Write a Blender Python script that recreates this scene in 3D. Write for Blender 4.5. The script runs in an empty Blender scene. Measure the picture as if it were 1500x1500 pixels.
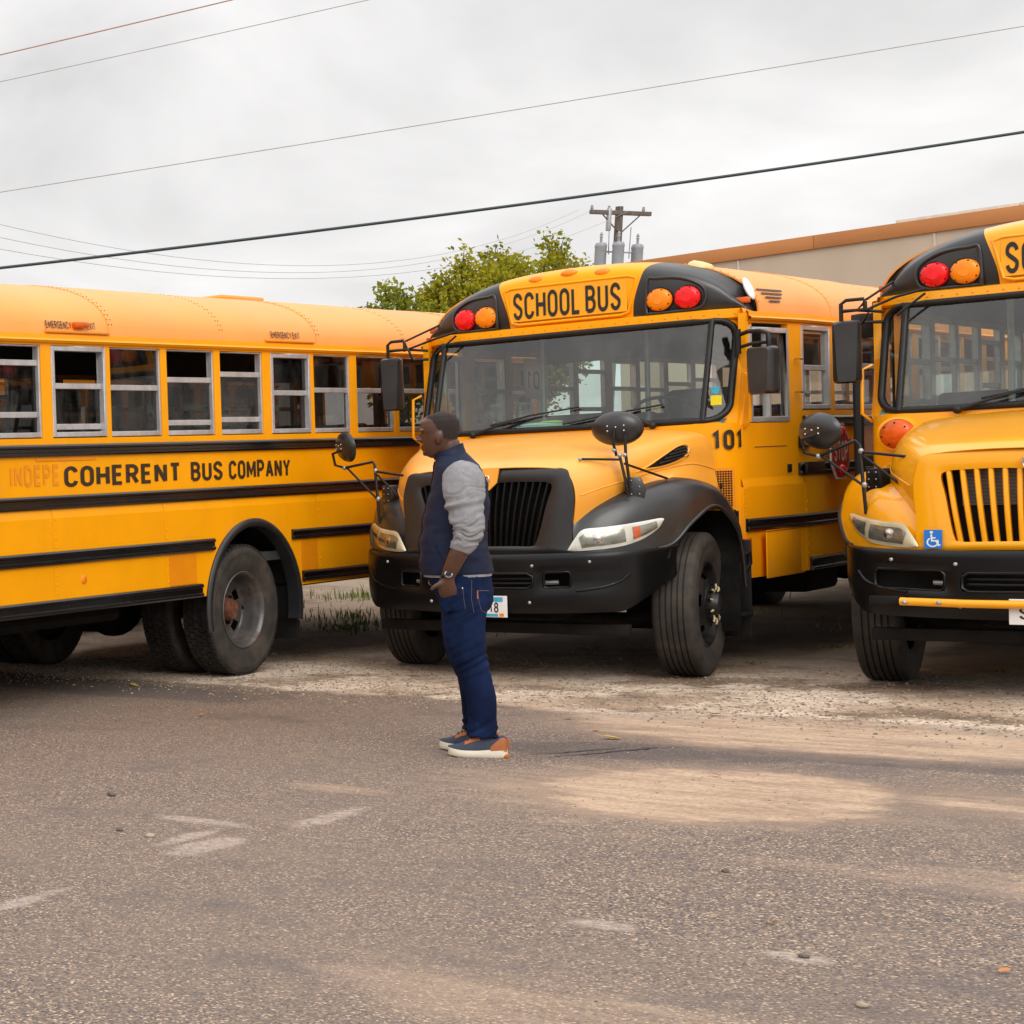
import bpy, bmesh, math, random
from mathutils import Vector, Matrix, noise as mnoise
random.seed(7)
R = math.radians
scene = bpy.context.scene
COL = scene.collection

# ------------------------------------------------------------------ camera, sky, sun, exposure
cam_d = bpy.data.cameras.new('camera')
cam = bpy.data.objects.new('camera', cam_d)
COL.objects.link(cam)
scene.camera = cam
cam_d.sensor_width = 36.0
cam_d.lens = 2590.0 / 1500.0 * 36.0
cam_d.shift_x = 1445.0 / 1500.0          # the photograph is the right-hand crop of a wide picture
cam_d.shift_y = 53.0 / 1500.0
cam_d.clip_start = 0.05
cam_d.clip_end = 2000.0
CAM_PITCH, CAM_ROLL, CAM_H = R(1.5), R(2.44), 1.6
_fw = Vector((0, math.cos(CAM_PITCH), -math.sin(CAM_PITCH)))
_up0 = Vector((0, math.sin(CAM_PITCH), math.cos(CAM_PITCH)))
_r0 = Vector((1, 0, 0))
_r = math.cos(CAM_ROLL) * _r0 - math.sin(CAM_ROLL) * _up0
_u = math.sin(CAM_ROLL) * _r0 + math.cos(CAM_ROLL) * _up0
_m = Matrix((( _r.x, _u.x, -_fw.x, 0), (_r.y, _u.y, -_fw.y, 0), (_r.z, _u.z, -_fw.z, CAM_H), (0, 0, 0, 1)))
cam.matrix_world = _m

SUN_EL, SUN_AZ = R(38), R(182)           # azimuth measured clockwise from +Y
world = bpy.data.worlds.new('World')
scene.world = world
world.use_nodes = True
wn, wl = world.node_tree.nodes, world.node_tree.links
wn.clear()
w_out = wn.new('ShaderNodeOutputWorld')
w_bg = wn.new('ShaderNodeBackground')
w_bg.inputs['Strength'].default_value = 0.1
wl.new(w_bg.outputs[0], w_out.inputs[0])
w_sky = wn.new('ShaderNodeTexSky')
w_sky.sky_type = 'NISHITA'
w_sky.sun_disc = False
w_sky.sun_elevation = SUN_EL
w_sky.sun_rotation = SUN_AZ
w_hs = wn.new('ShaderNodeHueSaturation')
w_hs.inputs['Saturation'].default_value = 0.25
w_hs.inputs['Value'].default_value = 1.0
wl.new(w_sky.outputs[0], w_hs.inputs['Color'])
w_tc = wn.new('ShaderNodeTexCoord')
w_sep = wn.new('ShaderNodeSeparateXYZ')
wl.new(w_tc.outputs['Generated'], w_sep.inputs[0])
def wmath(op, a, b=None, c=None, clamp=False):
    n = wn.new('ShaderNodeMath'); n.operation = op; n.use_clamp = clamp
    for i, v in enumerate((a, b, c)):
        if v is None: continue
        if isinstance(v, (int, float)): n.inputs[i].default_value = v
        else: wl.new(v, n.inputs[i])
    return n.outputs[0]
_zz = wmath('MAXIMUM', w_sep.outputs[2], 0.0)
_zd = wmath('ADD', _zz, 0.5)
w_cmb = wn.new('ShaderNodeCombineXYZ')
wl.new(wmath('DIVIDE', w_sep.outputs[0], _zd), w_cmb.inputs[0])
wl.new(wmath('DIVIDE', w_sep.outputs[1], _zd), w_cmb.inputs[1])
w_n1 = wn.new('ShaderNodeTexNoise')
w_n1.inputs['Scale'].default_value = 3.6
w_n1.inputs['Detail'].default_value = 6
w_n1.inputs['Roughness'].default_value = 0.52
w_n1.inputs['Distortion'].default_value = 0.5
wl.new(w_cmb.outputs[0], w_n1.inputs['Vector'])
_cl = wmath('MULTIPLY_ADD', w_n1.outputs[0], 2.4, -0.72, clamp=True)      # cloud thinness 0..1
_cl = wmath('MULTIPLY_ADD', _cl, 0.40, 0.685)
# the overcast dome: about twice as bright overhead as at the horizon
_gr = wmath('MULTIPLY_ADD', wmath('MAXIMUM', wmath('SUBTRACT', _zz, 0.18), 0.0), 1.5, 0.93)
_gr = wmath('ADD', _gr, wmath('MULTIPLY', wmath('MAXIMUM', wmath('SUBTRACT', 0.18, _zz), 0.0), 0.9))     # thinner cloud towards the horizon
_lum = wmath('MULTIPLY', wmath('MULTIPLY', _cl, _gr), 10.2)
w_col = wn.new('ShaderNodeCombineColor')
wl.new(wmath('MULTIPLY', _lum, 1.0), w_col.inputs[0])
wl.new(wmath('MULTIPLY', _lum, 0.985), w_col.inputs[1])
wl.new(wmath('MULTIPLY', _lum, 0.98), w_col.inputs[2])
w_mix = wn.new('ShaderNodeMix'); w_mix.data_type = 'RGBA'
w_mix.inputs[0].default_value = 0.94
wl.new(w_hs.outputs[0], w_mix.inputs[6])
wl.new(w_col.outputs[0], w_mix.inputs[7])
wl.new(w_mix.outputs[2], w_bg.inputs['Color'])

sun_d = bpy.data.lights.new('sun', 'SUN')
sun_d.energy = 1.5
sun_d.angle = R(38)
sun_d.color = (1.0, 0.96, 0.9)
sun = bpy.data.objects.new('sun', sun_d)
COL.objects.link(sun)
_sd = Vector((math.sin(SUN_AZ) * math.cos(SUN_EL), math.cos(SUN_AZ) * math.cos(SUN_EL), math.sin(SUN_EL)))
sun.rotation_euler = _sd.to_track_quat('Z', 'Y').to_euler()
sun.location = (0, 0, 30)

scene.view_settings.view_transform = 'Standard'
scene.view_settings.look = 'None'
scene.view_settings.exposure = 0.0
scene.view_settings.gamma = 1.0
scene.view_settings.use_curve_mapping = False
scene.render.engine = 'CYCLES'
scene.cycles.use_denoising = True
scene.cycles.transparent_max_bounces = 32
scene.cycles.max_bounces = 8

# ------------------------------------------------------------------ ground frame shared by the parked buses
YAW = R(-52.0)
LAT = Vector((math.cos(YAW), math.sin(YAW), 0))       # towards the drivers' sides
REAR = Vector((-math.sin(YAW), math.cos(YAW), 0))     # towards the buses' rears
def bw(lat, rear, z=0.0): return LAT * lat + REAR * rear + Vector((0, 0, z))

# ------------------------------------------------------------------ materials
def nt_of(name):
    m = bpy.data.materials.new(name); m.use_nodes = True
    nt = m.node_tree; nt.nodes.clear()
    out = nt.nodes.new('ShaderNodeOutputMaterial')
    return m, nt, out
class NB:
    def __init__(s, nt): s.nt = nt; s.n = nt.nodes; s.l = nt.links
    def put(s, inp, v):
        if v is None: return
        if hasattr(v, 'is_linked') or isinstance(v, bpy.types.NodeSocket): s.l.new(v, inp)
        else: inp.default_value = v
    def math(s, op, a, b=None, c=None, clamp=False):
        n = s.n.new('ShaderNodeMath'); n.operation = op; n.use_clamp = clamp
        for i, v in enumerate((a, b, c)): s.put(n.inputs[i], v)
        return n.outputs[0]
    def mix(s, f, a, b):
        n = s.n.new('ShaderNodeMix'); n.data_type = 'RGBA'
        s.put(n.inputs[0], f)
        for i, v in ((6, a), (7, b)):
            if isinstance(v, tuple) and len(v) == 3: v = v + (1,)
            s.put(n.inputs[i], v)
        return n.outputs[2]
    def noise(s, vec, scale, detail=3, rough=.55, dist=0.0):
        n = s.n.new('ShaderNodeTexNoise'); s.put(n.inputs['Vector'], vec)
        n.inputs['Scale'].default_value = scale; n.inputs['Detail'].default_value = detail
        n.inputs['Roughness'].default_value = rough; n.inputs['Distortion'].default_value = dist
        return n.outputs[0]
    def vor(s, vec, scale, feature='F1', out='Distance'):
        n = s.n.new('ShaderNodeTexVoronoi'); n.feature = feature; s.put(n.inputs['Vector'], vec)
        n.inputs['Scale'].default_value = scale
        return n.outputs[out]
    def step(s, v, a, b):
        n = s.n.new('ShaderNodeMapRange'); n.interpolation_type = 'SMOOTHSTEP'; n.clamp = True
        s.put(n.inputs[0], v); n.inputs[1].default_value = a; n.inputs[2].default_value = b
        return n.outputs[0]
    def bump(s, h, strength, dist=.01):
        n = s.n.new('ShaderNodeBump'); s.put(n.inputs['Height'], h)
        n.inputs['Strength'].default_value = strength; n.inputs['Distance'].default_value = dist
        return n.outputs[0]
    def obj(s): return s.n.new('ShaderNodeTexCoord').outputs['Object']
    def pos(s): return s.n.new('ShaderNodeNewGeometry').outputs['Position']
    def vmul(s, v, k):
        n = s.n.new('ShaderNodeVectorMath'); n.operation = 'MULTIPLY'; s.put(n.inputs[0], v); n.inputs[1].default_value = k
        return n.outputs[0]
def principled(nb, out, color, rough, metal=0.0, spec=.5, normal=None, coat=0.0, coat_rough=.1, sheen=0.0):
    p = nb.n.new('ShaderNodeBsdfPrincipled')
    nb.put(p.inputs['Base Color'], color if not (isinstance(color, tuple) and len(color) == 3) else color + (1,))
    nb.put(p.inputs['Roughness'], rough); nb.put(p.inputs['Metallic'], metal)
    nb.put(p.inputs['Specular IOR Level'], spec)
    p.inputs['Coat Weight'].default_value = coat; p.inputs['Coat Roughness'].default_value = coat_rough
    p.inputs['Sheen Weight'].default_value = sheen
    if normal is not None: nb.put(p.inputs['Normal'], normal)
    nb.l.new(p.outputs[0], out.inputs[0])
    return p
def mat(name, color, rough=.5, metal=0.0, spec=.5, vary=.12, vscale=6.0, bump=0.0, bscale=60.0, coat=0.0, coat_rough=.1, stretch=(1, 1, 1), dirt=None, sheen=0.0):
    m, nt, out = nt_of(name); nb = NB(nt)
    v = nb.obj()
    if stretch != (1, 1, 1): v = nb.vmul(v, stretch)
    n = nb.noise(v, vscale, 5, .6)
    lo = tuple(c * (1 - vary) for c in color); hi = tuple(min(1, c * (1 + vary)) for c in color)
    c = nb.mix(nb.step(n, .3, .7), lo, hi)
    r = nb.math('MULTIPLY_ADD', nb.noise(v, vscale * 2.3, 4), .16, rough - .08)
    if dirt:
        dcol, dscale, lo_, hi_, amt = dirt
        d = nb.noise(v, dscale, 7, .68)
        d = nb.math('MULTIPLY', nb.step(d, lo_, hi_), amt)
        c = nb.mix(d, c, dcol)
        r = nb.math('ADD', r, nb.math('MULTIPLY', d, .25))
    nrm = nb.bump(nb.noise(v, bscale, 4), bump) if bump else None
    principled(nb, out, c, r, metal, spec, nrm, coat, coat_rough, sheen)
    return m
def glass(name, tint, refl=.06, rough=.0):
    m, nt, out = nt_of(name); nb = NB(nt)
    lw = nb.n.new('ShaderNodeLayerWeight'); lw.inputs[0].default_value = .5
    f = nb.math('POWER', lw.outputs['Facing'], 4.5)
    f = nb.math('MULTIPLY_ADD', f, .85, refl, clamp=True)
    t = nb.n.new('ShaderNodeBsdfTransparent'); t.inputs[0].default_value = tint + (1,)
    g = nb.n.new('ShaderNodeBsdfGlossy'); g.inputs['Roughness'].default_value = rough
    g.inputs[0].default_value = (1, 1, 1, 1)
    d = nb.n.new('ShaderNodeBsdfDiffuse'); d.inputs[0].default_value = (.30, .29, .27, 1)
    dust = nb.math('MULTIPLY', nb.step(nb.noise(nb.vmul(nb.obj(), (1.6, 1.6, .7)), 2.2, 8, .72), .38, .8), .14)
    mx0 = nb.n.new('ShaderNodeMixShader'); nb.put(mx0.inputs[0], dust)
    nb.l.new(t.outputs[0], mx0.inputs[1]); nb.l.new(d.outputs[0], mx0.inputs[2])
    mx = nb.n.new('ShaderNodeMixShader'); nb.put(mx.inputs[0], f)
    nb.l.new(mx0.outputs[0], mx.inputs[1]); nb.l.new(g.outputs[0], mx.inputs[2])
    nb.l.new(mx.outputs[0], out.inputs[0])
    return m
M = {}
YEL = (.95, .375, .002)
DUST = (.42, .30, .17)
M['yellow'] = mat('bus_yellow_paint', YEL, .34, spec=.2, vary=.05, vscale=1.6, coat=.08, coat_rough=.12, dirt=(DUST, 3.1, .56, .82, .28))
M['yellow_faded'] = mat('faded_yellow_paint', (.93, .385, .028), .40, spec=.75, vary=.07, vscale=1.4, bump=.02, bscale=3, coat=.6, coat_rough=.40, dirt=((.80, .52, .24), 2.0, .46, .8, .28))
M['yellow_roof'] = mat('weathered_roof_paint', (.92, .335, .034), .46, spec=.65, vary=.06, vscale=.9, coat=.28, coat_rough=.42, dirt=((.75, .46, .20), 1.6, .45, .85, .32))
M['yellow_gloss'] = mat('glossy_yellow_paint', (.92, .385, .002), .24, spec=.4, vary=.03, vscale=1.5, coat=.45, coat_rough=.06, dirt=(DUST, 4.0, .62, .85, .15))
M['yellow_sign'] = mat('sign_yellow', (.90, .40, .006), .3, vary=.04)
M['orange_patch'] = mat('orange_repaint', (.84, .27, .004), .33, vary=.04, coat=.2)
M['ghost'] = mat('ghost_lettering', (.83, .28, .006), .4, vary=.05)
M['black_plastic'] = mat('black_plastic', (.018, .0178, .019), .33, spec=.7, vary=.25, vscale=4, bump=.03, bscale=220, dirt=((.10, .085, .07), 3.2, .55, .9, .22))
M['black_bumper'] = mat('black_bumper_paint', (.0045, .0045, .005), .30, spec=.30, vary=.2, vscale=3, dirt=((.10, .08, .06), 2.6, .56, .9, .25))
M['black_rail'] = mat('black_rail_paint', (.008, .0065, .0065), .24, spec=.6, vary=.2, vscale=3, dirt=((.10, .07, .045), 3.5, .62, .9, .18))
M['black_trim'] = mat('black_rubber_trim', (.009, .009, .0095), .45, spec=.35, vary=.2)
M['black_letter'] = mat('black_vinyl', (.016, .013, .012), .45, vary=.15)
M['brown_letter'] = mat('weathered_black_vinyl', (.030, .017, .008), .5, vary=.3, vscale=9)
M['dark'] = mat('dark_chassis_steel', (.008, .0075, .007), .75, spec=.2, vary=.4, vscale=7, dirt=((.04, .03, .02), 5, .5, .8, .5))
M['rubber'] = mat('tyre_rubber', (.040, .035, .031), .74, spec=.25, vary=.25, vscale=7, bump=.06, bscale=90, dirt=((.15, .115, .082), 4.5, .42, .8, .5))
M['rubber_tread'] = mat('tyre_tread_rubber', (.027, .025, .023), .78, spec=.2, vary=.3, vscale=18, bump=.15, bscale=90, dirt=((.15, .115, .08), 6, .45, .85, .4))
M['rim_black'] = mat('black_steel_rim', (.012, .012, .014), .36, spec=.4, vary=.3, dirt=((.16, .12, .09), 6, .5, .8, .35))
M['rim_grey'] = mat('worn_steel_rim', (.12, .113, .11), .36, .5, vary=.35, vscale=5, dirt=((.10, .045, .02), 6, .50, .70, .8))
M['rust'] = mat('rusty_hub', (.13, .045, .02), .8, vary=.5, vscale=22, bump=.3, bscale=60)
M['alu'] = mat('window_aluminium', (.56, .56, .57), .42, .55, vary=.12, vscale=12, dirt=((.33, .29, .24), 7, .5, .85, .4))
M['chrome'] = mat('bright_steel', (.62, .62, .63), .2, 1.0, vary=.08)
M['steel'] = mat('galvanised_steel', (.42, .42, .43), .45, .7, vary=.15)
M['glass_side'] = glass('side_window_glass', (.84, .83, .80), .03); M['glass_tinted'] = glass('tinted_window_glass', (.22, .21, .20), .03)
M['glass_front'] = glass('windscreen_glass', (.58, .75, .70), .072)
M['glass_clear'] = glass('clear_lens', (.93, .93, .88), .05)
M['headliner'] = mat('dark_headliner', (.080, .086, .086), .7, vary=.15)
M['interior'] = mat('interior_lining', (.042, .043, .042), .7, vary=.2)
M['seat'] = mat('dark_seat_vinyl', (.020, .021, .022), .5, vary=.3)
M['dash'] = mat('grey_green_dashboard', (.085, .17, .145), .55, vary=.15)
M['red_lens'] = mat('red_lens', (.80, .008, .012), .2, spec=.3, vary=.2, vscale=10, coat=.22, coat_rough=.04)
M['amber_lens'] = mat('amber_lens', (.95, .25, .004), .2, spec=.3, vary=.15, vscale=10, coat=.22, coat_rough=.04)
M['orange_lens'] = mat('orange_lens', (.66, .10, .006), .24, spec=.3, vary=.2, vscale=10, coat=.2)
M['reflector'] = mat('headlamp_reflector', (.26, .255, .235), .2, .6, vary=.3, vscale=14)
M['hl_bezel'] = mat('headlamp_bezel', (.70, .70, .66), .28, vary=.08, coat=.4)
M['hl_bezel_aged'] = mat('yellowed_headlamp_bezel', (.66, .58, .40), .35, vary=.15, coat=.3)
M['white'] = mat('white_print', (.78, .78, .77), .4, vary=.05)
M['blue'] = mat('blue_print', (.012, .17, .60), .35, vary=.06)
M['plate_blue'] = mat('plate_blue', (.05, .38, .58), .4, vary=.12, vscale=30)
M['red_sign'] = mat('red_reflective', (.45, .012, .022), .35, vary=.1)
M['sticker_yellow'] = mat('yellow_sticker', (.80, .68, .02), .4, vary=.05)
M['paper'] = mat('pale_paper', (.55, .70, .62), .7, vary=.08)
M['hi_vis'] = mat('lime_fabric', (.50, .70, .05), .7, vary=.1)
M['cream_dome'] = mat('cream_plastic', (.72, .56, .27), .4, vary=.06)
M['radiator'] = mat('radiator_fins', (.26, .25, .23), .5, .3, vary=.2)

# ------------------------------------------------------------------ mesh helpers
class MB:
    def __init__(s): s.v = []; s.f = []; s.mi = []
    def add(s, vs, fs, mi=0):
        o = len(s.v); s.v += [tuple(v) for v in vs]; s.f += [tuple(i + o for i in f) for f in fs]; s.mi += [mi] * len(fs); return s
    def box(s, x0, x1, y0, y1, z0, z1, mi=0, mat=None):
        vs = [Vector(p) for p in ((x0, y0, z0), (x1, y0, z0), (x1, y1, z0), (x0, y1, z0), (x0, y0, z1), (x1, y0, z1), (x1, y1, z1), (x0, y1, z1))]
        if mat is not None: vs = [mat @ v for v in vs]
        return s.add(vs, [(3, 2, 1, 0), (4, 5, 6, 7), (0, 1, 5, 4), (1, 2, 6, 5), (2, 3, 7, 6), (3, 0, 4, 7)], mi)
    def grid(s, rows, mi=0, closed_u=False, flip=False):
        nr, nc = len(rows), len(rows[0]); vs = [p for r in rows for p in r]; fs = []
        for i in range(nr - 1):
            for j in range(nc if closed_u else nc - 1):
                k = (j + 1) % nc
                q = (i * nc + j, i * nc + k, (i + 1) * nc + k, (i + 1) * nc + j)
                fs.append(q[::-1] if flip else q)
        return s.add(vs, fs, mi)
    def tube(s, path, r, n=8, mi=0, caps=True, closed=False):
        path = [Vector(p) for p in path]; rows = []; N = len(path)
        rr = r if isinstance(r, (list, tuple)) else [r] * N
        prev = None
        for i, p in enumerate(path):
            a = path[(i - 1) % N] if (closed or i > 0) else p
            b = path[(i + 1) % N] if (closed or i < N - 1) else p
            t = (b - a).normalized()
            if prev is None:
                ref = Vector((0, 0, 1)) if abs(t.z) < .9 else Vector((1, 0, 0))
                x = t.cross(ref).normalized()
            else:
                x = (prev - t * prev.dot(t)).normalized()
            prev = x; y = t.cross(x)
            rows.append([p + (x * math.cos(2 * math.pi * k / n) + y * math.sin(2 * math.pi * k / n)) * rr[i] for k in range(n)])
        if closed: rows.append(rows[0])
        s.grid(rows, mi, closed_u=True, flip=True)
        if caps and not closed:
            s.add(rows[0], [tuple(range(n))], mi); s.add(rows[-1], [tuple(range(n))[::-1]], mi)
        return s
    def lathe(s, prof, n=32, axis='X', center=(0, 0, 0), mi=0, a0=0.0, a1=2 * math.pi):
        c = Vector(center); rows = []; full = abs(a1 - a0 - 2 * math.pi) < 1e-6
        m = n if full else n + 1
        for (r, h) in prof:
            row = []
            for k in range(m):
                a = a0 + (a1 - a0) * k / n
                p = {'X': (h, r * math.cos(a), r * math.sin(a)), 'Y': (r * math.sin(a), h, r * math.cos(a)), 'Z': (r * math.cos(a), r * math.sin(a), h)}[axis]
                row.append(c + Vector(p))
            rows.append(row)
        return s.grid(rows, mi, closed_u=full)
    def prism(s, poly, d0, d1, plane='YZ', mi=0, sides=True):
        def P(a, b, d): return {'YZ': (d, a, b), 'XZ': (a, d, b), 'XY': (a, b, d)}[plane]
        n = len(poly)
        lo = [P(a, b, d0) for a, b in poly]; hi = [P(a, b, d1) for a, b in poly]
        fs = [tuple(range(n))[::-1], tuple(range(n, 2 * n))]
        if sides: fs += [(i, (i + 1) % n, n + (i + 1) % n, n + i) for i in range(n)]
        return s.add(lo + hi, fs, mi)
    def ell(s, c, r, n=14, m=8, mi=0, mat=None):
        c = Vector(c); rows = []
        for i in range(m + 1):
            t = math.pi * i / m
            row = []
            for k in range(n):
                a = 2 * math.pi * k / n
                v = Vector((r[0] * math.sin(t) * math.cos(a), r[1] * math.sin(t) * math.sin(a), r[2] * math.cos(t)))
                if mat is not None: v = mat @ v
                row.append(c + v)
            rows.append(row)
        return s.grid(rows, mi, closed_u=True, flip=True)
    def mesh(s, name, mats, smooth=35, bevel=0.0, seg=2, weld=True, solid=0.0, recalc=True):
        me = bpy.data.meshes.new(name)
        me.from_pydata([tuple(v) for v in s.v], [], s.f)
        for m in mats: me.materials.append(m)
        if len(mats) > 1: me.polygons.foreach_set('material_index', s.mi)
        bm = bmesh.new(); bm.from_mesh(me)
        if weld: bmesh.ops.remove_doubles(bm, verts=bm.verts, dist=1e-5)
        if recalc: bmesh.ops.recalc_face_normals(bm, faces=bm.faces)
        if solid: bmesh.ops.solidify(bm, geom=bm.faces[:], thickness=solid)
        if bevel:
            es = [e for e in bm.edges if len(e.link_faces) == 2 and e.calc_face_angle(0) > R(28)]
            bmesh.ops.bevel(bm, geom=es, offset=bevel, segments=seg, profile=.5, affect='EDGES', clamp_overlap=True)
        bm.to_mesh(me); bm.free()
        if smooth:
            me.polygons.foreach_set('use_smooth', [True] * len(me.polygons))
            me.set_sharp_from_angle(angle=R(smooth))
        me.update()
        return me
    def build(s, name, mats, parent=None, **k):
        if not isinstance(mats, (list, tuple)): mats = [mats]
        return link(name, s.mesh(name, mats, **k), parent)
def link(name, me, parent=None, loc=None, rot=None):
    o = bpy.data.objects.new(name, me); COL.objects.link(o)
    if parent is not None: o.parent = parent
    if loc is not None: o.location = loc
    if rot is not None: o.rotation_euler = rot
    return o
def tag(o, label=None, cat=None, group=None, kind=None):
    if label: o['label'] = label
    if cat: o['category'] = cat
    if group: o['group'] = group
    if kind: o['kind'] = kind
    return o
def empty(name, loc, rz=0.0):
    o = bpy.data.objects.new(name, None); COL.objects.link(o)
    o.location = loc; o.rotation_euler = (0, 0, rz); o.empty_display_size = .2
    return o
def copy_tree(o, parent=None):
    c = o.copy(); COL.objects.link(c); c.parent = parent
    for ch in list(o.children): copy_tree(ch, c)
    return c
def cr(p0, p1, p2, p3, t):
    t2, t3 = t * t, t * t * t
    return tuple(.5 * (2 * b + (c - a) * t + (2 * a - 5 * b + 4 * c - d) * t2 + (3 * b - a - 3 * c + d) * t3) for a, b, c, d in zip(p0, p1, p2, p3))
def spline(pts, n):
    out = []
    for i in range(len(pts) - 1):
        p0 = pts[max(i - 1, 0)]; p3 = pts[min(i + 2, len(pts) - 1)]
        for k in range(n): out.append(cr(p0, pts[i], pts[i + 1], p3, k / n))
    out.append(tuple(pts[-1])); return out
def surf(ctrl, nr, nc):
    rows = [spline(r, nc) for r in ctrl]
    cols = [spline([r[j] for r in rows], nr) for j in range(len(rows[0]))]
    return [[cols[j][i] for j in range(len(cols))] for i in range(len(cols[0]))]
def lerp(a, b, t): return a + (b - a) * t

# ------------------------------------------------------------------ condensed stroke lettering
def arc(cx, cy, rx, ry, a0, a1, n=9):
    return [(cx + rx * math.cos(R(lerp(a0, a1, i / n))), cy + ry * math.sin(R(lerp(a0, a1, i / n)))) for i in range(n + 1)]
_O = arc(.25, .74, .25, .26, 0, 180) + arc(.25, .26, .25, .26, 180, 360)
GLYPH = {
 'O': (.5, [(_O, True)]), '0': (.5, [(_O, True)]),
 'C': (.5, [(arc(.25, .74, .25, .26, 5, 180) + arc(.25, .26, .25, .26, 180, 355), False)]),
 'G': (.5, [(arc(.25, .74, .25, .26, 8, 180) + arc(.25, .26, .25, .26, 180, 360) + [(.5, .46), (.28, .46)], False)]),
 'S': (.5, [(arc(.25, .75, .24, .25, 5, 200) + [(.12, .58), (.38, .42)] + arc(.25, .25, .24, .25, 20, -175), False)]),
 'H': (.5, [([(0, 0), (0, 1)], False), ([(.5, 0), (.5, 1)], False), ([(0, .5), (.5, .5)], False)]),
 'L': (.42, [([(0, 1), (0, 0), (.42, 0)], False)]),
 'B': (.5, [([(0, 0), (0, 1), (.24, 1)] + arc(.24, .765, .23, .235, 80, -80, 7) + [(.02, .53)], False), (arc(.24, .265, .26, .265, 88, -80, 8) + [(0.02, 0)], False)]),
 'U': (.5, [([(0, 1)] + arc(.25, .25, .25, .25, 180, 360) + [(.5, 1)], False)]),
 'E': (.42, [([(.42, 1), (0, 1), (0, 0), (.42, 0)], False), ([(0, .52), (.37, .52)], False)]),
 'R': (.5, [([(0, 0), (0, 1), (.24, 1)] + arc(.24, .74, .25, .26, 80, -80, 7) + [(.02, .48)], False), ([(.25, .48), (.5, 0)], False)]),
 'P': (.5, [([(0, 0), (0, 1), (.24, 1)] + arc(.24, .73, .25, .27, 80, -80, 7) + [(.02, .46)], False)]),
 'N': (.5, [([(0, 0), (0, 1)], False), ([(0, 1), (.5, 0)], False), ([(.5, 0), (.5, 1)], False)]),
 'M': (.66, [([(0, 0), (0, 1)], False), ([(0, 1), (.33, .25), (.66, 1)], False), ([(.66, 1), (.66, 0)], False)]),
 'W': (.7, [([(0, 1), (.18, 0), (.35, .8), (.52, 0), (.7, 1)], False)]),
 'T': (.48, [([(0, 1), (.48, 1)], False), ([(.24, 1), (.24, 0)], False)]),
 'A': (.54, [([(0, 0), (.27, 1)], False), ([(.27, 1), (.54, 0)], False), ([(.09, .3), (.45, .3)], False)]),
 'Y': (.52, [([(0, 1), (.26, .45), (.52, 1)], False), ([(.26, .47), (.26, 0)], False)]),
 'X': (.5, [([(0, 0), (.5, 1)], False), ([(0, 1), (.5, 0)], False)]),
 'I': (.04, [([(.02, 0), (.02, 1)], False)]),
 'D': (.5, [([(0, 0), (0, 1), (.2, 1)] + arc(.2, .7, .3, .3, 85, 0, 5) + arc(.2, .3, .3, .3, 0, -85, 5) + [(0.02, 0)], False)]),
 '1': (.24, [([(0, .8), (.2, .98), (.2, 0)], False)]),
 '2': (.5, [(arc(.25, .74, .24, .26, 170, -20) + [(0.02, .02), (.5, .02)], False)]),
 '3': (.5, [(arc(.25, .75, .22, .24, 170, -75) + arc(.25, .26, .25, .26, 80, -170), False)]),
 '4': (.5, [([(.36, 0), (.36, 1), (0, .3), (.5, .3)], False)]),
 '6': (.5, [(arc(.25, .74, .24, .26, 20, 180) + arc(.25, .27, .25, .27, 180, 500, 14), False)]),
 '7': (.48, [([(0, 1), (.48, 1), (.16, 0)], False)]),
 '8': (.5, [(arc(.25, .76, .21, .23, 0, 360, 14)[:-1], True), (arc(.25, .265, .25, .265, 0, 360, 14)[:-1], True)]),
 '5': (.5, [([(.45, 1), (.06, 1), (.03, .56)] + arc(.24, .32, .26, .3, 110, -165), False)]),
 '9': (.5, [(arc(.25, .26, .24, .26, 200, 360) + arc(.25, .72, .25, .28, 0, 330, 14), False)]),
}
def ribbon(pts, w, closed):
    n = len(pts); L = []; Rr = []
    for i in range(n):
        a = pts[(i - 1) % n] if (closed or i > 0) else None
        b = pts[(i + 1) % n] if (closed or i < n - 1) else None
        p = Vector(pts[i])
        d1 = (p - Vector(a)).normalized() if a is not None else None
        d2 = (Vector(b) - p).normalized() if b is not None else None
        if d1 is None: d1 = d2
        if d2 is None: d2 = d1
        n1, n2 = Vector((-d1.y, d1.x)), Vector((-d2.y, d2.x))
        m = (n1 + n2)
        m = m.normalized() if m.length > 1e-6 else n1
        k = min(1.7, 1.0 / max(.3, m.dot(n1)))
        ext = Vector((0, 0))
        L.append(p + m * (w / 2 * k) + ext); Rr.append(p - m * (w / 2 * k) + ext)
    return L, Rr
def letters(text, h, weight=.13, gap=.16, aspect=1.0, space=.34):
    """flat lettering; returns verts (x,y,layer), faces, total width. weight = stroke / height"""
    V, F = [], []; x = 0.0; lay = 0
    for ch in text:
        if ch == ' ': x += space * aspect; continue
        w, strokes = GLYPH[ch]
        for si, (pts, closed) in enumerate(strokes):
            sx = (1 - weight / max(w, .3)) if w > .1 else 1
            q = [(x + weight / 2 + (a * aspect), weight / 2 + b * (1 - weight)) for a, b in pts]
            L, Rr = ribbon(q, weight, closed); o = len(V); n = len(L)
            for a in L: V.append((a.x * h, a.y * h, si))
            for a in Rr: V.append((a.x * h, a.y * h, si))
            for i in range(n if closed else n - 1):
                j = (i + 1) % n
                F.append((o + i, o + n + i, o + n + j, o + j))
        x += w * aspect + weight + gap
    return V, F, (x - gap) * h
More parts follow.
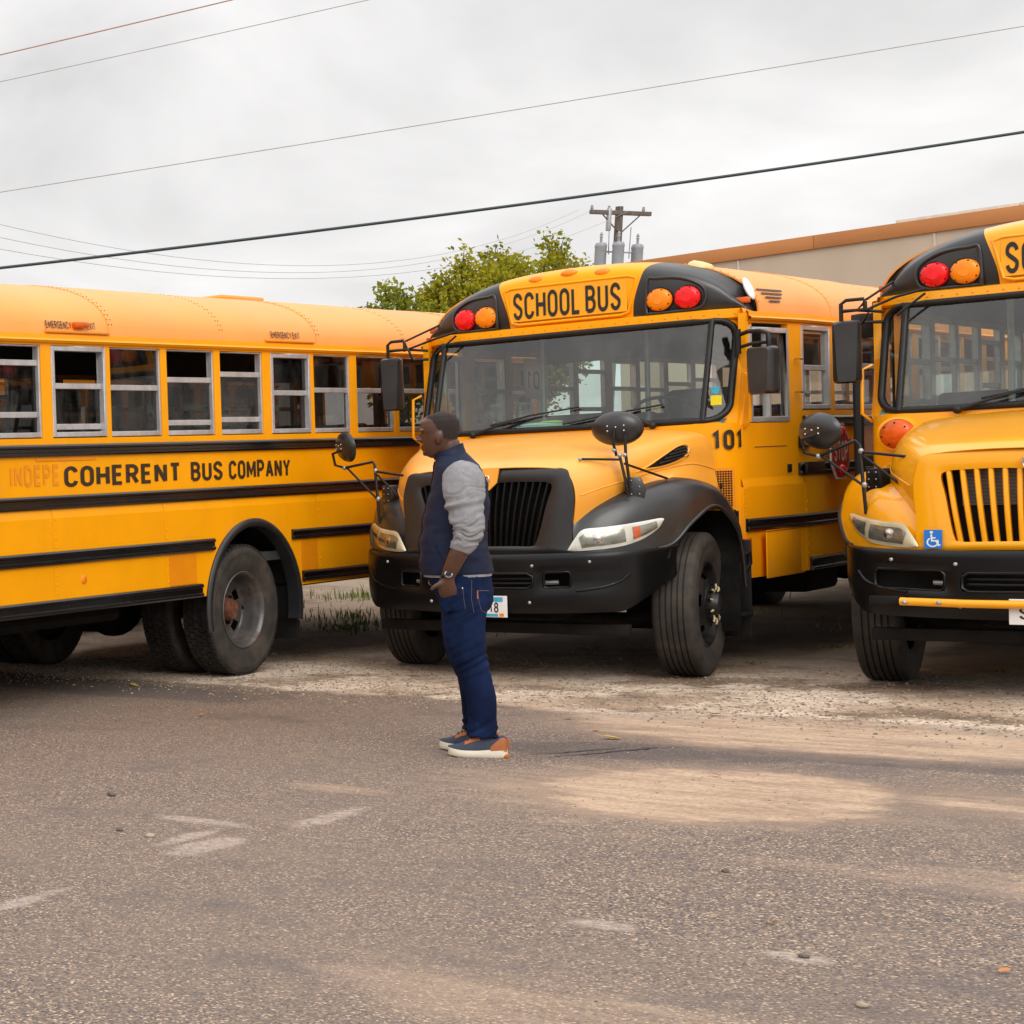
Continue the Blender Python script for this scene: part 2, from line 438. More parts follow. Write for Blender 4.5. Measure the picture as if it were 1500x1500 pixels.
def put_letters(name, text, h, width, place, m, parent, weight=.13, gap=.16, aspect=1.0, space=.34, eps=.0004):
    """place(u, v, lift) -> point; u in 0..width, v in 0..h"""
    V, F, w = letters(text, h, weight, gap, aspect, space)
    k = width / w
    mb = MB(); mb.add([place(a * k, b, eps * c) for a, b, c in V], F)
    return mb.build(name, m, parent, smooth=0, weld=False, recalc=False)

# ------------------------------------------------------------------ the ground: one sheet of tarmac, dirt and gravel
def ground_material():
    m, nt, out = nt_of('tarmac_and_dirt'); nb = NB(nt)
    P = nb.pos()
    sp = nb.n.new('ShaderNodeSeparateXYZ'); nb.l.new(P, sp.inputs[0])
    X, Y = sp.outputs[0], sp.outputs[1]
    c, s_ = math.cos(YAW), math.sin(YAW)
    u = nb.math('ADD', nb.math('MULTIPLY', X, c), nb.math('MULTIPLY', Y, s_))          # lateral
    v = nb.math('ADD', nb.math('MULTIPLY', X, -s_), nb.math('MULTIPLY', Y, c))         # rearward
    w1 = nb.math('SUBTRACT', nb.noise(P, .75, 5, .6), .5)
    w2 = nb.math('SUBTRACT', nb.noise(P, 3.2, 5, .65), .5)
    w3 = nb.math('SUBTRACT', nb.noise(P, 14, 4, .7), .5)
    w1 = nb.math('MULTIPLY', w1, 1.9); w2 = nb.math('MULTIPLY', w2, 1.3); w3 = nb.math('MULTIPLY', w3, .9)
    wob = nb.math('ADD', nb.math('MULTIPLY', w1, .55), nb.math('ADD', nb.math('MULTIPLY', w2, .42), nb.math('MULTIPLY', w3, .30)))
    # edge of the tarmac: rear = 12.3 on the left, dipping to 11.2 on the right
    dip = nb.step(u, -5.6, -3.6)
    edge = nb.math('MULTIPLY_ADD', dip, -.95, 12.25)
    dd = nb.math('ADD', nb.math('SUBTRACT', v, edge), nb.math('MULTIPLY', wob, .7))
    lot = nb.step(dd, -.10, .10)
    def ell(cu, cv, ru, rv, soft, wk=1.0, ang=0.0):
        a, b = nb.math('SUBTRACT', u, cu), nb.math('SUBTRACT', v, cv)
        if ang:
            ca, sa = math.cos(ang), math.sin(ang)
            a, b = (nb.math('ADD', nb.math('MULTIPLY', a, ca), nb.math('MULTIPLY', b, sa)), nb.math('SUBTRACT', nb.math('MULTIPLY', b, ca), nb.math('MULTIPLY', a, sa)))
        a, b = nb.math('DIVIDE', a, ru), nb.math('DIVIDE', b, rv)
        r = nb.math('SQRT', nb.math('ADD', nb.math('MULTIPLY', a, a), nb.math('MULTIPLY', b, b)))
        r = nb.math('ADD', r, nb.math('MULTIPLY', wob, wk))
        return nb.math('SUBTRACT', 1.0, nb.step(r, 1 - soft, 1 + soft))
    fr = nb.noise(P, 4.2, 12, .74)
    cuv = nb.n.new('ShaderNodeCombineXYZ'); nb.l.new(u, cuv.inputs[0]); nb.l.new(nb.math('MULTIPLY', v, 4.5), cuv.inputs[1])
    stk = nb.noise(cuv.outputs[0], 1.6, 9, .68)
    fr = nb.math('ADD', nb.math('MULTIPLY', fr, .55), nb.math('MULTIPLY', stk, .45))
    def rag(m_, k=1.25, a=.30, b=.68):
        return nb.step(nb.math('ADD', m_, nb.math('MULTIPLY', nb.math('SUBTRACT', fr, .5), k)), a, b)
    def mx(*a):
        r = a[0]
        for k in a[1:]: r = nb.math('MAXIMUM', r, k)
        return r
    # layers of grit in the tarmac
    va = nb.n.new('ShaderNodeTexVoronoi'); va.inputs['Scale'].default_value = 128; nb.l.new(P, va.inputs['Vector'])
    vb = nb.n.new('ShaderNodeTexVoronoi'); vb.inputs['Scale'].default_value = 55; nb.l.new(P, vb.inputs['Vector'])
    sc = nb.n.new('ShaderNodeSeparateColor'); nb.l.new(va.outputs['Color'], sc.inputs[0])
    sc2 = nb.n.new('ShaderNodeSeparateColor'); nb.l.new(vb.outputs['Color'], sc2.inputs[0])
    a_ = sc.outputs[0]
    grit = nb.mix(nb.step(a_, .0, .55), (.066, .058, .058), (.146, .113, .091))
    grit = nb.mix(nb.step(a_, .60, .85), grit, (.225, .166, .121))
    grit = nb.mix(nb.step(sc.outputs[1], .915, .955), grit, (.46, .345, .235))
    grit = nb.mix(nb.math('MULTIPLY', nb.step(sc.outputs[2], .93, .96), .8), grit, (.045, .042, .045))
    grit = nb.mix(nb.math('MULTIPLY', nb.step(sc2.outputs[1], .965, .975), nb.math('SUBTRACT', 1.0, nb.step(vb.outputs[0], .2, .38))), grit, (.46, .38, .28))
    grit = nb.mix(nb.math('MULTIPLY', nb.step(sc2.outputs[2], .965, .975), nb.math('SUBTRACT', 1.0, nb.step(vb.outputs[0], .16, .34))), grit, (.02, .018, .018))
    big = nb.noise(P, .55, 5, .6)
    tar = nb.mix(nb.math('MULTIPLY', nb.step(big, .36, .66), .45), grit, (.175, .135, .104))    # dusty areas
    tar = nb.mix(nb.math('MULTIPLY', nb.step(nb.noise(P, 1.7, 7, .7), .50, .72), .35), tar, (.20, .155, .112))
    tar = nb.mix(nb.math('MULTIPLY', nb.step(nb.noise(P, 1.1, 7, .72), .52, .68), .55), tar, (.080, .070, .070))
    # pale scuffs and worn patches
    scuff = mx(ell(-4.15, 5.6, .05, .26, .6, 1.5), ell(-4.5, 7.4, .26, .07, .8, 2.2), ell(-4.18, 6.9, .09, .26, .7, 2.2), ell(-4.12, 7.8, .07, .3, .7, 2.2), ell(-4.35, 7.05, .05, .22, .7, 2.2), ell(-1.92, 6.5, .10, .07, .4, 1.2), ell(-2.5, 6.55, .14, .08, .8, 2.0))
    tar = nb.mix(nb.math('MULTIPLY', rag(scuff, 3.2, .25, .95), nb.math('MULTIPLY_ADD', nb.step(nb.noise(P, 30, 4, .75), .38, .62), .55, .25)), tar, (.36, .30, .25))
    # damp, darker tarmac
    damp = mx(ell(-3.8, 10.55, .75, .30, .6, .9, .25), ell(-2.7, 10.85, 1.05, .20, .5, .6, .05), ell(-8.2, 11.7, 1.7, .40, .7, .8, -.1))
    brown = nb.math('MULTIPLY', nb.step(v, 8.0, 11.2), nb.math('SUBTRACT', 1.0, nb.step(u, -6.4, -4.2)))
    brown = nb.math('MULTIPLY', brown, nb.math('MULTIPLY_ADD', nb.step(big, .3, .7), .5, .5))
    tar = nb.mix(nb.math('MULTIPLY', brown, .8), tar, nb.vmul(tar, (.80, .72, .64)))
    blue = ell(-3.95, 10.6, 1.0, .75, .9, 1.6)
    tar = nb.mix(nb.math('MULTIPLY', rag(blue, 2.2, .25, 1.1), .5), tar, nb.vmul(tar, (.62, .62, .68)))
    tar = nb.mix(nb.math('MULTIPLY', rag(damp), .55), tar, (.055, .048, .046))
    # dirt and gravel of the parking strip
    gv = nb.n.new('ShaderNodeTexVoronoi'); gv.inputs['Scale'].default_value = 34; nb.l.new(P, gv.inputs['Vector'])
    gc = nb.n.new('ShaderNodeSeparateColor'); nb.l.new(gv.outputs['Color'], gc.inputs[0])
    grv = nb.mix(gc.outputs[0], (.34, .275, .21), (.58, .475, .365))
    soil = nb.mix(nb.noise(P, 22, 5, .7), (.25, .18, .12), (.45, .34, .24))
    soil = nb.mix(nb.step(nb.noise(P, .8, 5, .6), .40, .62), soil, (.125, .088, .058))
    dirt = nb.mix(nb.step(nb.math('ADD', nb.noise(P, 1.1, 4, .6), nb.math('MULTIPLY', w3, .4)), .44, .58), grv, soil)
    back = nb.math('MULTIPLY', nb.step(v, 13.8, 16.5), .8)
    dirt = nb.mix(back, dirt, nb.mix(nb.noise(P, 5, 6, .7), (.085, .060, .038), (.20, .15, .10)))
    col = nb.mix(lot, tar, dirt)
    # blown sand lying over the tarmac
    sand_c = nb.mix(nb.step(nb.math('ADD', nb.math('MULTIPLY', stk, .6), nb.math('MULTIPLY', nb.noise(P, 22, 7, .75), .4)), .36, .60), (.23, .160, .105), (.43, .315, .215))
    sand = mx(ell(-3.05, 9.35, .70, .78, .30, 1.0), nb.math('MULTIPLY', ell(-3.2, 11.6, 1.45, .70, .4, .9), .82), nb.math('MULTIPLY', ell(-2.1, 9.75, .5, .40, .7, 1.0), .62))
    rim = rag(sand, 1.5, .02, .42)
    sand = rag(sand, 1.6, .30, .95)
    sand2 = nb.math('MULTIPLY', rag(mx(ell(-3.25, 9.25, 1.0, .98, .6, 1.1), ell(-2.3, 5.4, .60, .36, .8, 1.3), ell(-4.45, 8.55, .35, .12, .8, 1.4), ell(-1.7, 8.0, .8, .25, .9, 1.4)), 2.2, .25, 1.15), .42)
    col = nb.mix(nb.math('MULTIPLY', rim, .62), col, (.185, .135, .098))
    sm = nb.math('MULTIPLY', mx(sand, sand2), nb.math('MULTIPLY_ADD', nb.step(nb.noise(P, 48, 4, .7), .35, .62), .45, .55))
    col = nb.mix(sm, col, sand_c)
    col = nb.mix(1.0, col, nb.vmul(col, (1.36, 1.33, 1.36)))
    h = nb.math('ADD', nb.math('MULTIPLY', va.outputs[0], -.45), nb.math('MULTIPLY', nb.noise(P, 18, 4), .6))
    h = nb.math('ADD', h, nb.math('MULTIPLY', gv.outputs[0], nb.math('MULTIPLY', lot, -1.1)))
    h = nb.math('MULTIPLY', h, nb.math('MULTIPLY_ADD', sm, -.7, 1.0))
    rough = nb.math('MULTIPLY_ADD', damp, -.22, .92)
    principled(nb, out, col, rough, 0, .3, nb.bump(h, .75, .012))
    return m
g = MB()
NG = 24
g.add([(x, y, 0) for x in (-400, -40, 60, 500) for y in (-300, -10, 60, 700)], [(i * 4 + j, (i + 1) * 4 + j, (i + 1) * 4 + j + 1, i * 4 + j + 1) for i in range(3) for j in range(3)])
tag(g.build('ground', ground_material(), smooth=0), kind='structure')

# loose stones: uncountable grit lying on the ground
def stone_mesh(mb, c, r, rnd):
    vs = [Vector((1, 0, 0)), Vector((-1, 0, 0)), Vector((0, 1, 0)), Vector((0, -1, 0)), Vector((0, 0, .75)), Vector((0, 0, -.6))]
    a = rnd.random() * 6.28
    ro = Matrix.Rotation(a, 3, 'Z')
    k = (rnd.uniform(.7, 1.3), rnd.uniform(.7, 1.3), rnd.uniform(.6, 1.0))
    vs = [Vector(c) + ro @ Vector((v.x * k[0] * r * rnd.uniform(.8, 1.2), v.y * k[1] * r * rnd.uniform(.8, 1.2), v.z * k[2] * r)) for v in vs]
    mb.add(vs, [(0, 2, 4), (2, 1, 4), (1, 3, 4), (3, 0, 4), (2, 0, 5), (1, 2, 5), (3, 1, 5), (0, 3, 5)], rnd.choice((0, 0, 0, 0, 1, 1, 1, 2)))
st_m = [mat('pale_grit', (.40, .32, .23), .9, vary=.3, vscale=9), mat('brown_grit', (.22, .165, .115), .9, vary=.35, vscale=9), mat('dark_grit', (.13, .11, .095), .85, vary=.3)]
rs = random.Random(11)
gm = MB()
for i in range(12000):                       # the gravel strip in front of the wheels
    lat = rs.uniform(-9.5, -1.0); rr = rs.triangular(11.4, 15.5, 12.6)
    if lat > -5.2 and rr < 12.0 and rs.random() < .6: continue
    p = bw(lat, rr, .002); stone_mesh(gm, p, rs.choice((.005, .006, .008, .010, .013)) * rs.uniform(.6, 1.0), rs)
tag(gm.build('gravel', st_m, smooth=0, weld=False, recalc=False), kind='stuff')
pm = MB()
for i in range(2600):                       # grit scattered over the tarmac
    lat = rs.uniform(-7.5, -.8); rr = rs.uniform(3.8, 11.8)
    p = bw(lat, rr, .001); stone_mesh(pm, p, rs.choice((.003, .004, .005, .006)) * rs.uniform(.8, 1.2), rs)
tag(pm.build('grit', st_m, smooth=0, weld=False, recalc=False), kind='stuff')
stones = [(-5.19, 7.72, .022, 2, 'flat dark pebble lying on bare tarmac left of the standing man'), (-4.65, 6.97, .016, 2, 'small black pebble on the tarmac below the flat dark one'),
          (-4.47, 6.93, .018, 0, 'pale round pebble on the tarmac beside a small black one'), (-2.49, 7.66, .015, 2, 'small black stone on tarmac in front of the sand patch'),
          (-1.91, 6.51, .014, 2, 'dark pebble lying beside the pale worn spot at lower right'), (-1.63, 6.03, .017, 0, 'whitish pebble on tarmac nearest the lower right corner')]
for (la, re, r, k, lab) in stones:
    sm_ = MB(); sm_.ell((0, 0, r * .4), (r * 1.15, r * .9, r * .55), 9, 6)
    for i, v in enumerate(sm_.v):
        n_ = mnoise.noise(Vector(v) * 60 + Vector((la, re, 0))) * .35 + 1
        sm_.v[i] = (v[0] * n_, v[1] * n_, v[2] * n_)
    o = sm_.build('pebble', st_m[k], smooth=30); o.location = bw(la, re); o.rotation_euler.z = la * 7
    tag(o, lab, 'pebble', 'pebbles on the tarmac')

# cracks in the tarmac, filled with dark dirt
crk = mat('crack_dirt', (.035, .028, .022), .95, vary=.3)
for pts in ([(-4.15, 9.95), (-4.0, 10.25), (-3.86, 10.55), (-3.78, 10.72), (-3.6, 10.85)], [(-4.2, 10.1), (-4.05, 10.35), (-3.93, 10.62)], [(-5.6, 13.05), (-5.2, 13.1), (-4.9, 13.02)]):
    L_, R_ = [], []
    q = spline(pts, 7)
    for i, (a_, b_) in enumerate(q):
        k = .010 * math.sin(math.pi * i / (len(q) - 1)) * rs.uniform(.4, 1.3); j = rs.uniform(-.012, .012)
        L_.append(bw(a_ + j + k, b_, .0035)); R_.append(bw(a_ + j - k, b_, .0035))
    o = MB().grid([L_, R_]).build('crack', crk, smooth=0); tag(o, kind='structure')

# fallen leaves
leaf_m = [mat('yellow_leaf', (.62, .44, .03), .6, vary=.2, vscale=30), mat('orange_leaf', (.50, .17, .03), .6, vary=.25, vscale=30), mat('brown_leaf', (.22, .08, .03), .65, vary=.3, vscale=30)]
lv = MB()
out_ = [(0, -.5), (.16, -.34), (.26, -.1), (.24, .14), (.12, .36), (0, .52), (-.12, .36), (-.24, .14), (-.26, -.1), (-.16, -.34)]
ring = [(a, b, .10 * abs(a) * 2 + .06 * b * b) for a, b in out_]
spine = [(0, -.5, .02), (0, -.2, .0), (0, .1, .0), (0, .52, .04)]
lv.add([spine[1], spine[2]] + ring, [(0, 1 + 1 + i, 2 + (i + 1) % 10) if i < 2 or i > 7 else (1, 2 + i, 2 + (i + 1) % 10) for i in range(10)] + [(0, 4, 1), (0, 1, 10)])
lv.tube([(0, -.5, .02), (.02, -.72, .05)], .018, 5)
leafs = [lv.mesh('fallen_leaf', [m_], smooth=60) for m_ in leaf_m]
for (la, re, k, s_, lab) in [(-7.77, 11.89, 0, .085, 'yellow leaf on dark damp tarmac below the dual wheels'), (-6.44, 10.62, 1, .06, 'orange leaf on tarmac between dual wheels and standing man'),
        (-4.09, 10.91, 0, .10, 'long yellow leaf on damp tarmac right of the man'), (-4.0, 12.19, 0, .09, 'bright yellow leaf on gravel in front of bus 101 wheel'),
        (-4.59, 11.61, 2, .06, 'brown leaf at the gravel edge nearest the man'), (-4.28, 11.2, 1, .06, 'small orange leaf between the brown leaf and long yellow leaf'),
        (-3.82, 10.62, 1, .05, 'tiny orange leaf at the end of the damp dark streak'), (-4.74, 13.75, 0, .05, 'yellow leaf lying against the front tyre of bus 101'),
        (-5.05, 13.9, 1, .06, 'orange leaf under the bumper of bus 101 by its tyre'), (-2.11, 6.9, 0, .05, 'pale yellow scrap of leaf on tarmac below the sand patch'),
        (-1.45, 6.68, 1, .04, 'orange leaf on tarmac at the lower right edge'), (-3.25, 9.9, 2, .05, 'dark brown leaf lying on the sand patch')]:
    o = link('fallen_leaf', leafs[k], None, bw(la, re, .012), (rs.uniform(-.2, .2), rs.uniform(-.2, .2), rs.uniform(0, 6.28)))
    o.scale = (s_, s_, s_); tag(o, lab, 'leaf', 'fallen leaves on the ground')

# weeds and grass tufts
grass_m = [mat('grass_green', (.11, .20, .025), .7, vary=.3, vscale=5), mat('grass_pale', (.24, .26, .07), .75, vary=.25, vscale=5)]
gr = MB()
def tuft(la, re, n, hgt, spread):
    for i in range(int(n * .7)):
        a = rs.random() * 6.28; q = abs(rs.gauss(0, spread))
        base = bw(la + q * math.cos(a), re + q * math.sin(a)); hh = hgt * rs.uniform(.15, .5)
        dr = Vector((rs.uniform(-1, 1), rs.uniform(-1, 1), 0)) * hh * .7
        side = Vector((-dr.y, dr.x, 0)); side = side.normalized() * .006 if side.length > 1e-5 else Vector((.006, 0, 0))
        m1 = base + dr * .35 + Vector((0, 0, hh * .7)); tip = base + dr + Vector((0, 0, hh))
        gr.add([base - side, base + side, m1 + side * .7, m1 - side * .7, tip], [(0, 1, 2, 3), (3, 2, 4)], 0 if rs.random() < .65 else 1)
for (la, re, n, h_, sd) in [(-9.3, 18.4, 240, .22, .55), (-8.9, 17.6, 200, .2, .5), (-10.7, 21.3, 350, .25, .7), (-8.75, 17.0, 200, .14, .3), (-8.26, 22.5, 200, .22, .5), (-7.6, 16.9, 110, .10, .25), (-7.95, 20.3, 160, .2, .4),
        (-4.65, 16.8, 45, .07, .07), (-4.77, 15.3, 40, .06, .06), (-6.6, 19.8, 140, .2, .4), (-9.9, 24, 400, .3, 1.2), (-3.3, 15.4, 30, .05, .06), (-4.75, 19, 200, .15, .5), (-7.05, 15.2, 50, .08, .1), (-6.1, 16.0, 60, .08, .2)]:
    tuft(la, re, n, h_, sd)
tag(gr.build('grass', grass_m, smooth=0, weld=False, recalc=False), kind='stuff')

# ------------------------------------------------------------------ building, pole, wires, trees behind
bl = empty('commercial_building', (28.3, 45.5, 0), math.atan2(-8.2, 3.5))
tag(bl, 'long beige building with orange band under its flat roof edge', 'building')
m_wall = mat('beige_render', (.55, .44, .335), .85, vary=.06, vscale=.5, stretch=(1, 1, .35), bump=.05, bscale=30, dirt=((.30, .24, .18), .9, .5, .9, .3))
m_band = mat('orange_fascia', (.50, .20, .06), .6, vary=.07, vscale=.5, stretch=(1, 1, 4))
m_cap = mat('pale_coping', (.62, .56, .48), .5, vary=.08)
LB, DB = 19.0, 16.0
MB().box(0, LB, 0, DB, 0, 6.18).build('wall', m_wall, bl, smooth=0)
for k in range(4):                          # fascia boards end to end
    w_ = LB / 4
    MB().box(k * w_ + .004 - (.06 if k == 0 else 0), (k + 1) * w_ - .004 + (.06 if k == 3 else 0), -.06, .30, 6.182, 6.5).build('fascia_panel', m_band, bl, bevel=.01, smooth=30)
MB().box(-.06, .3, .304, DB + .06, 6.182, 6.5).build('fascia_panel', m_band, bl, bevel=.01, smooth=30)
MB().box(-.06, LB, .31, DB, 6.19, 6.46).build('roof', m_cap, bl, smooth=0)
for k in range(5):
    MB().box(6.2 + k * 2.4, 6.2 + k * 2.4 + 2.38, .45, .75, 6.462, 6.62).build('roof_coping', m_cap, bl, bevel=.012, smooth=30)
for k in range(4):
    MB().box(3 + k * 4.2, 3.04 + k * 4.2, -.022, -.002, 0, 6.17).build('wall_joint', m_cap, bl, smooth=0)

m_pole = mat('weathered_pole_wood', (.125, .10, .085), .85, vary=.3, vscale=3, stretch=(6, 6, .5), bump=.2, bscale=25)
m_trans = mat('grey_transformer_paint', (.30, .32, .345), .45, vary=.08)
up = empty('utility_pole', (36.9, 60.2, 0), 0)
up.rotation_euler = (0, R(4.6), 0)
tag(up, 'wooden utility pole with crossarm and grey transformers beside the building roof', 'utility pole')
up.location = (36.75, 60.2, 0)
MB().tube([(0, 0, 0), (0, 0, 5), (0, 0, 10.05)], [.17, .145, .115], 12).build('pole', m_pole, up)
MB().box(-1.05, 1.0, -.17, -.06, 9.75, 9.89).build('crossarm', m_pole, up, bevel=.008)
for sx in (-1, 1): MB().tube([(sx * .62, -.12, 9.74), (sx * .03, -.10, 9.15)], .022, 6).build('crossarm_brace', m_pole, up)
for x in (-1.0, -.42, .75): MB().lathe([(0, 9.89), (.025, 9.89), (.05, 9.93), (.05, 9.97), (.03, 9.99), (.045, 10.03), (0, 10.07)], 10, 'Z', (x, -.115, 0)).build('insulator', m_trans, up)
MB().box(-.47, -.36, -.2, -.05, 9.2, 9.95).build('fuse_cutout', M['steel'], up, bevel=.02)
for (x, y) in ((-.62, -.1), (-.22, -.42), (.62, -.1)):
    t_ = MB(); t_.lathe([(0, 8.0), (.165, 8.0), (.175, 8.05), (.175, 8.62), (.185, 8.64), (.185, 8.70), (.15, 8.78), (0, 8.8)], 18, 'Z', (x, y, 0))
    o = t_.build('transformer', m_trans, up)
    MB().lathe([(0, 8.78), (.045, 8.78), (.035, 8.95), (.055, 8.98), (.035, 9.03), (.05, 9.07), (.02, 9.15), (0, 9.15)], 8, 'Z', (x, y, 0)).build('bushing', m_trans, o)
MB().tube([(-.5, -.1, 8.5), (.5, -.1, 8.5)], .03, 6).build('mounting_bracket', M['steel'], up)
MB().tube([(.35, -.1, 8.3), (.37, -.1, 9.35)], .016, 5).build('riser', M['steel'], up)
MB().tube([(-.38, -.15, 8.4), (-.4, -.15, 9.4)], .016, 5).build('riser', M['steel'], up)

m_wire_d = mat('dark_cable', (.022, .04, .042), .5)
m_wire_b = mat('copper_wire', (.36, .22, .15), .5)
m_wire_g = mat('grey_wire', (.36, .36, .37), .5)
def wire(a, b, sag, r, m_, lab):
    a, b = Vector(a), Vector(b); d = b - a
    pts = []
    for i in range(41):
        t = -.35 + 1.7 * i / 40
        p = a + d * t; p.z += sag * ((t - .5) ** 2 - .25) * 4 / 1.0
        pts.append(p)
    o = MB().tube(pts, r, 6, caps=True).build('power_line', m_); tag(o, lab, 'power line', 'overhead lines')
wire((7.70, 28.1, 4.98), (23.99, 28.14, 6.44), .09, .026, m_wire_d, 'thick dark overhead cable crossing low in front of the tree')
wire((7.74, 30.13, 6.44), (25.8, 30.18, 8.58), .02, .0085, m_wire_g, 'thin pale wire in the middle of the sky above the dark cable')
wire((7.84, 28.19, 8.35), (22.9, 28.3, 11.35), .03, .0105, m_wire_b, 'brownish wire cutting the upper left corner of the sky')
wire((7.82, 29.17, 8.10), (21.0, 29.2, 10.5), .03, .0075, m_wire_g, 'pale wire just below the brownish one at upper left')
for (p, q, lab) in [((9.6, 35.15, 6.7), (36.1, 60.1, 9.95), 'uppermost of three faint wires running back to the wooden pole'), ((9.6, 35.1, 6.43), (36.5, 60.1, 9.9), 'middle of three faint wires running back to the wooden pole'), ((9.6, 35.1, 6.2), (37.8, 60.1, 9.85), 'lowest of three faint wires running back to the wooden pole')]:
    a, b = Vector(p), Vector(q); pts = [a + (b - a) * (i / 30) + Vector((0, 0, -1.3 * (1 - (2 * i / 30 - 1) ** 2))) for i in range(31)]
    o = MB().tube(pts, .006, 5).build('power_line', m_wire_g); tag(o, lab, 'power line', 'overhead lines')

def leaf_material(name, greens, yellows, tscale):
    m, nt, out = nt_of(name); nb = NB(nt)
    P = nb.obj()
    n1 = nb.noise(P, .55, 4, .6); n2 = nb.noise(P, 7.0, 3, .7)
    f = nb.step(nb.math('ADD', nb.math('MULTIPLY', n1, .7), nb.math('MULTIPLY', n2, .5)), .44, .72)
    col = nb.mix(f, greens, yellows)
    d = nb.n.new('ShaderNodeBsdfDiffuse'); nb.put(d.inputs[0], col)
    t = nb.n.new('ShaderNodeBsdfTranslucent'); nb.put(t.inputs[0], col)
    mx = nb.n.new('ShaderNodeMixShader'); mx.inputs[0].default_value = .35
    nb.l.new(d.outputs[0], mx.inputs[1]); nb.l.new(t.outputs[0], mx.inputs[2]); nb.l.new(mx.outputs[0], out.inputs[0])
    return m
m_bark = mat('grey_bark', (.09, .07, .055), .9, vary=.3, vscale=4, stretch=(4, 4, 1), bump=.3, bscale=20)
def make_tree(loc, hgt, width, base, seed, m_leaf, label, nlimb=16, leafs=11000, lsz=.10):
    rnd = random.Random(seed)
    root = empty('deciduous_tree', loc); tag(root, label, 'tree', 'trees behind the buses')
    tr = MB(); tips = []
    tr.tube([(0, 0, 0), (.05, .02, base * .6), (0, .05, base + .5)], [.26, .21, .17], 10)
    for i in range(nlimb):
        a = 6.283 * i / nlimb * 1.0 + rnd.uniform(-.35, .35); q = math.sqrt(rnd.uniform(.02, 1.0)) * width
        top = Vector((math.cos(a) * q, math.sin(a) * q * .8, hgt * (1 - .17 * (q / width) ** 2) * rnd.uniform(.86, 1.03)))
        st = Vector((0, .03, base + rnd.uniform(-.4, .6)))
        mid = st.lerp(top, .45) + Vector((top.x * .16, top.y * .16, -.25))
        pts = [Vector(p) for p in spline([tuple(st), tuple(mid), tuple(top)], 6)]
        tr.tube(pts, [lerp(.085, .012, k / 12) for k in range(13)], 6)
        tips.append(pts)
        for j in range(7):                  # side shoots sweeping upward
            k = rnd.randint(4, 11); b0 = pts[k]
            dirv = Vector((rnd.uniform(-1, 1), rnd.uniform(-1, 1), rnd.uniform(.5, 1.6))).normalized()
            ln = rnd.uniform(.5, 1.15) * width * .33
            sp = [b0 + dirv * ln * t + Vector((0, 0, .25 * ln * t * t)) for t in (0, .25, .5, .75, 1)]
            tr.tube(sp, [.026, .02, .015, .01, .006], 5); tips.append(sp)
    tr.build('trunk', m_bark, root, smooth=60, weld=False)
    cr_ = MB(); tot = 0
    wts = [sum((p[i + 1] - p[i]).length for i in range(len(p) - 1)) for p in tips]
    for pts, w_ in zip(tips, wts):
        n = int(leafs * w_ / sum(wts))
        for i in range(n):
            t = rnd.betavariate(2.2, 1.15) * (len(pts) - 1); k = min(int(t), len(pts) - 2)
            c = pts[k].lerp(pts[k + 1], t - k)
            sp = .20 * (1.0 - .6 * t / (len(pts) - 1)) + .045
            c = c + Vector((rnd.gauss(0, sp), rnd.gauss(0, sp), rnd.gauss(0, sp * 1.05)))
            if c.z < base * .75: continue
            s_ = lsz * rnd.uniform(.6, 1.35)
            ax = Vector((rnd.uniform(-1, 1), rnd.uniform(-1, 1), rnd.uniform(-.3, 1.2))).normalized()
            bx = ax.cross(Vector((rnd.uniform(-1, 1), rnd.uniform(-1, 1), rnd.uniform(-1, 1)))).normalized()
            cr_.add([c - ax * s_, c + bx * s_ * .55, c + ax * s_, c - bx * s_ * .55], [(0, 1, 2, 3)])
    cr_.build('crown', m_leaf, root, smooth=0, weld=False, recalc=False)
ml1 = leaf_material('yellow_green_leaves', (.10, .145, .018), (.42, .37, .03), 1)
ml2 = leaf_material('green_leaves', (.075, .12, .020), (.30, .31, .035), 1)
make_tree((22.35, 45.2, 0), 6.45, .95, 2.7, 3, ml2, 'small loose green tree standing left of the bushy yellow-green one', 15, 8500, .075)
make_tree((25.25, 46.4, 0), 6.95, 1.7, 2.8, 5, ml1, 'bushy yellow-green tree rising behind the roof of bus 101', 30, 25000, .075)
make_tree((27.3, 47.6, 0), 7.4, 1.75, 3.0, 8, ml1, 'yellow-green tree with upright shoots next to the utility pole', 32, 22000, .075)

# ------------------------------------------------------------------ school buses
# local frame of a bus: X towards the driver's side, Y towards the rear from the front axle, Z up
WB, YEND, HW, ZF = 7.08, 12.60, 1.22, .95
GUT = 2.57
WINS = [(1.70, 2.34, 'f'), (2.45, 3.08, 'o'), (3.15, 3.78, 'o'), (3.86, 4.496, 'o'), (4.613, 5.254, 'f'), (5.315, 5.959, 'o'), (6.04, 6.681, 'o'), (6.768, 7.381, 'o'),
        (7.504, 8.107, 'f'), (8.173, 8.764, 'o'), (8.879, 9.522, 'o'), (9.607, 10.17, 'o'), (10.26, 10.88, 'o'), (10.97, 11.59, 'o'), (11.68, 12.30, 'o')]
BARS = {0: [2.21], 1: [2.24], 2: [2.24], 3: [2.407, 2.05], 4: [2.25, 1.965], 5: [2.243], 6: [2.306, 1.985], 7: [2.355, 2.005], 8: [2.215], 9: [2.24], 10: [2.24], 11: [2.24], 12: [2.24], 13: [2.24], 14: [2.24]}
ARCH = (WB + .06, .53, .645)
def hw(y):
    if y >= 1.7: return HW
    t = max(0.0, (1.7 - y) / .95); return HW - .065 * t
def roof_arc(a, z0, h, n=28, e=2.35):
    out = []
    for k in range(n + 1):
        t = math.pi * k / n; c, s_ = math.cos(t), math.sin(t)
        out.append((a * math.copysign(abs(c) ** (2 / e), c), z0 + h * abs(s_) ** (2 / e)))
    return out
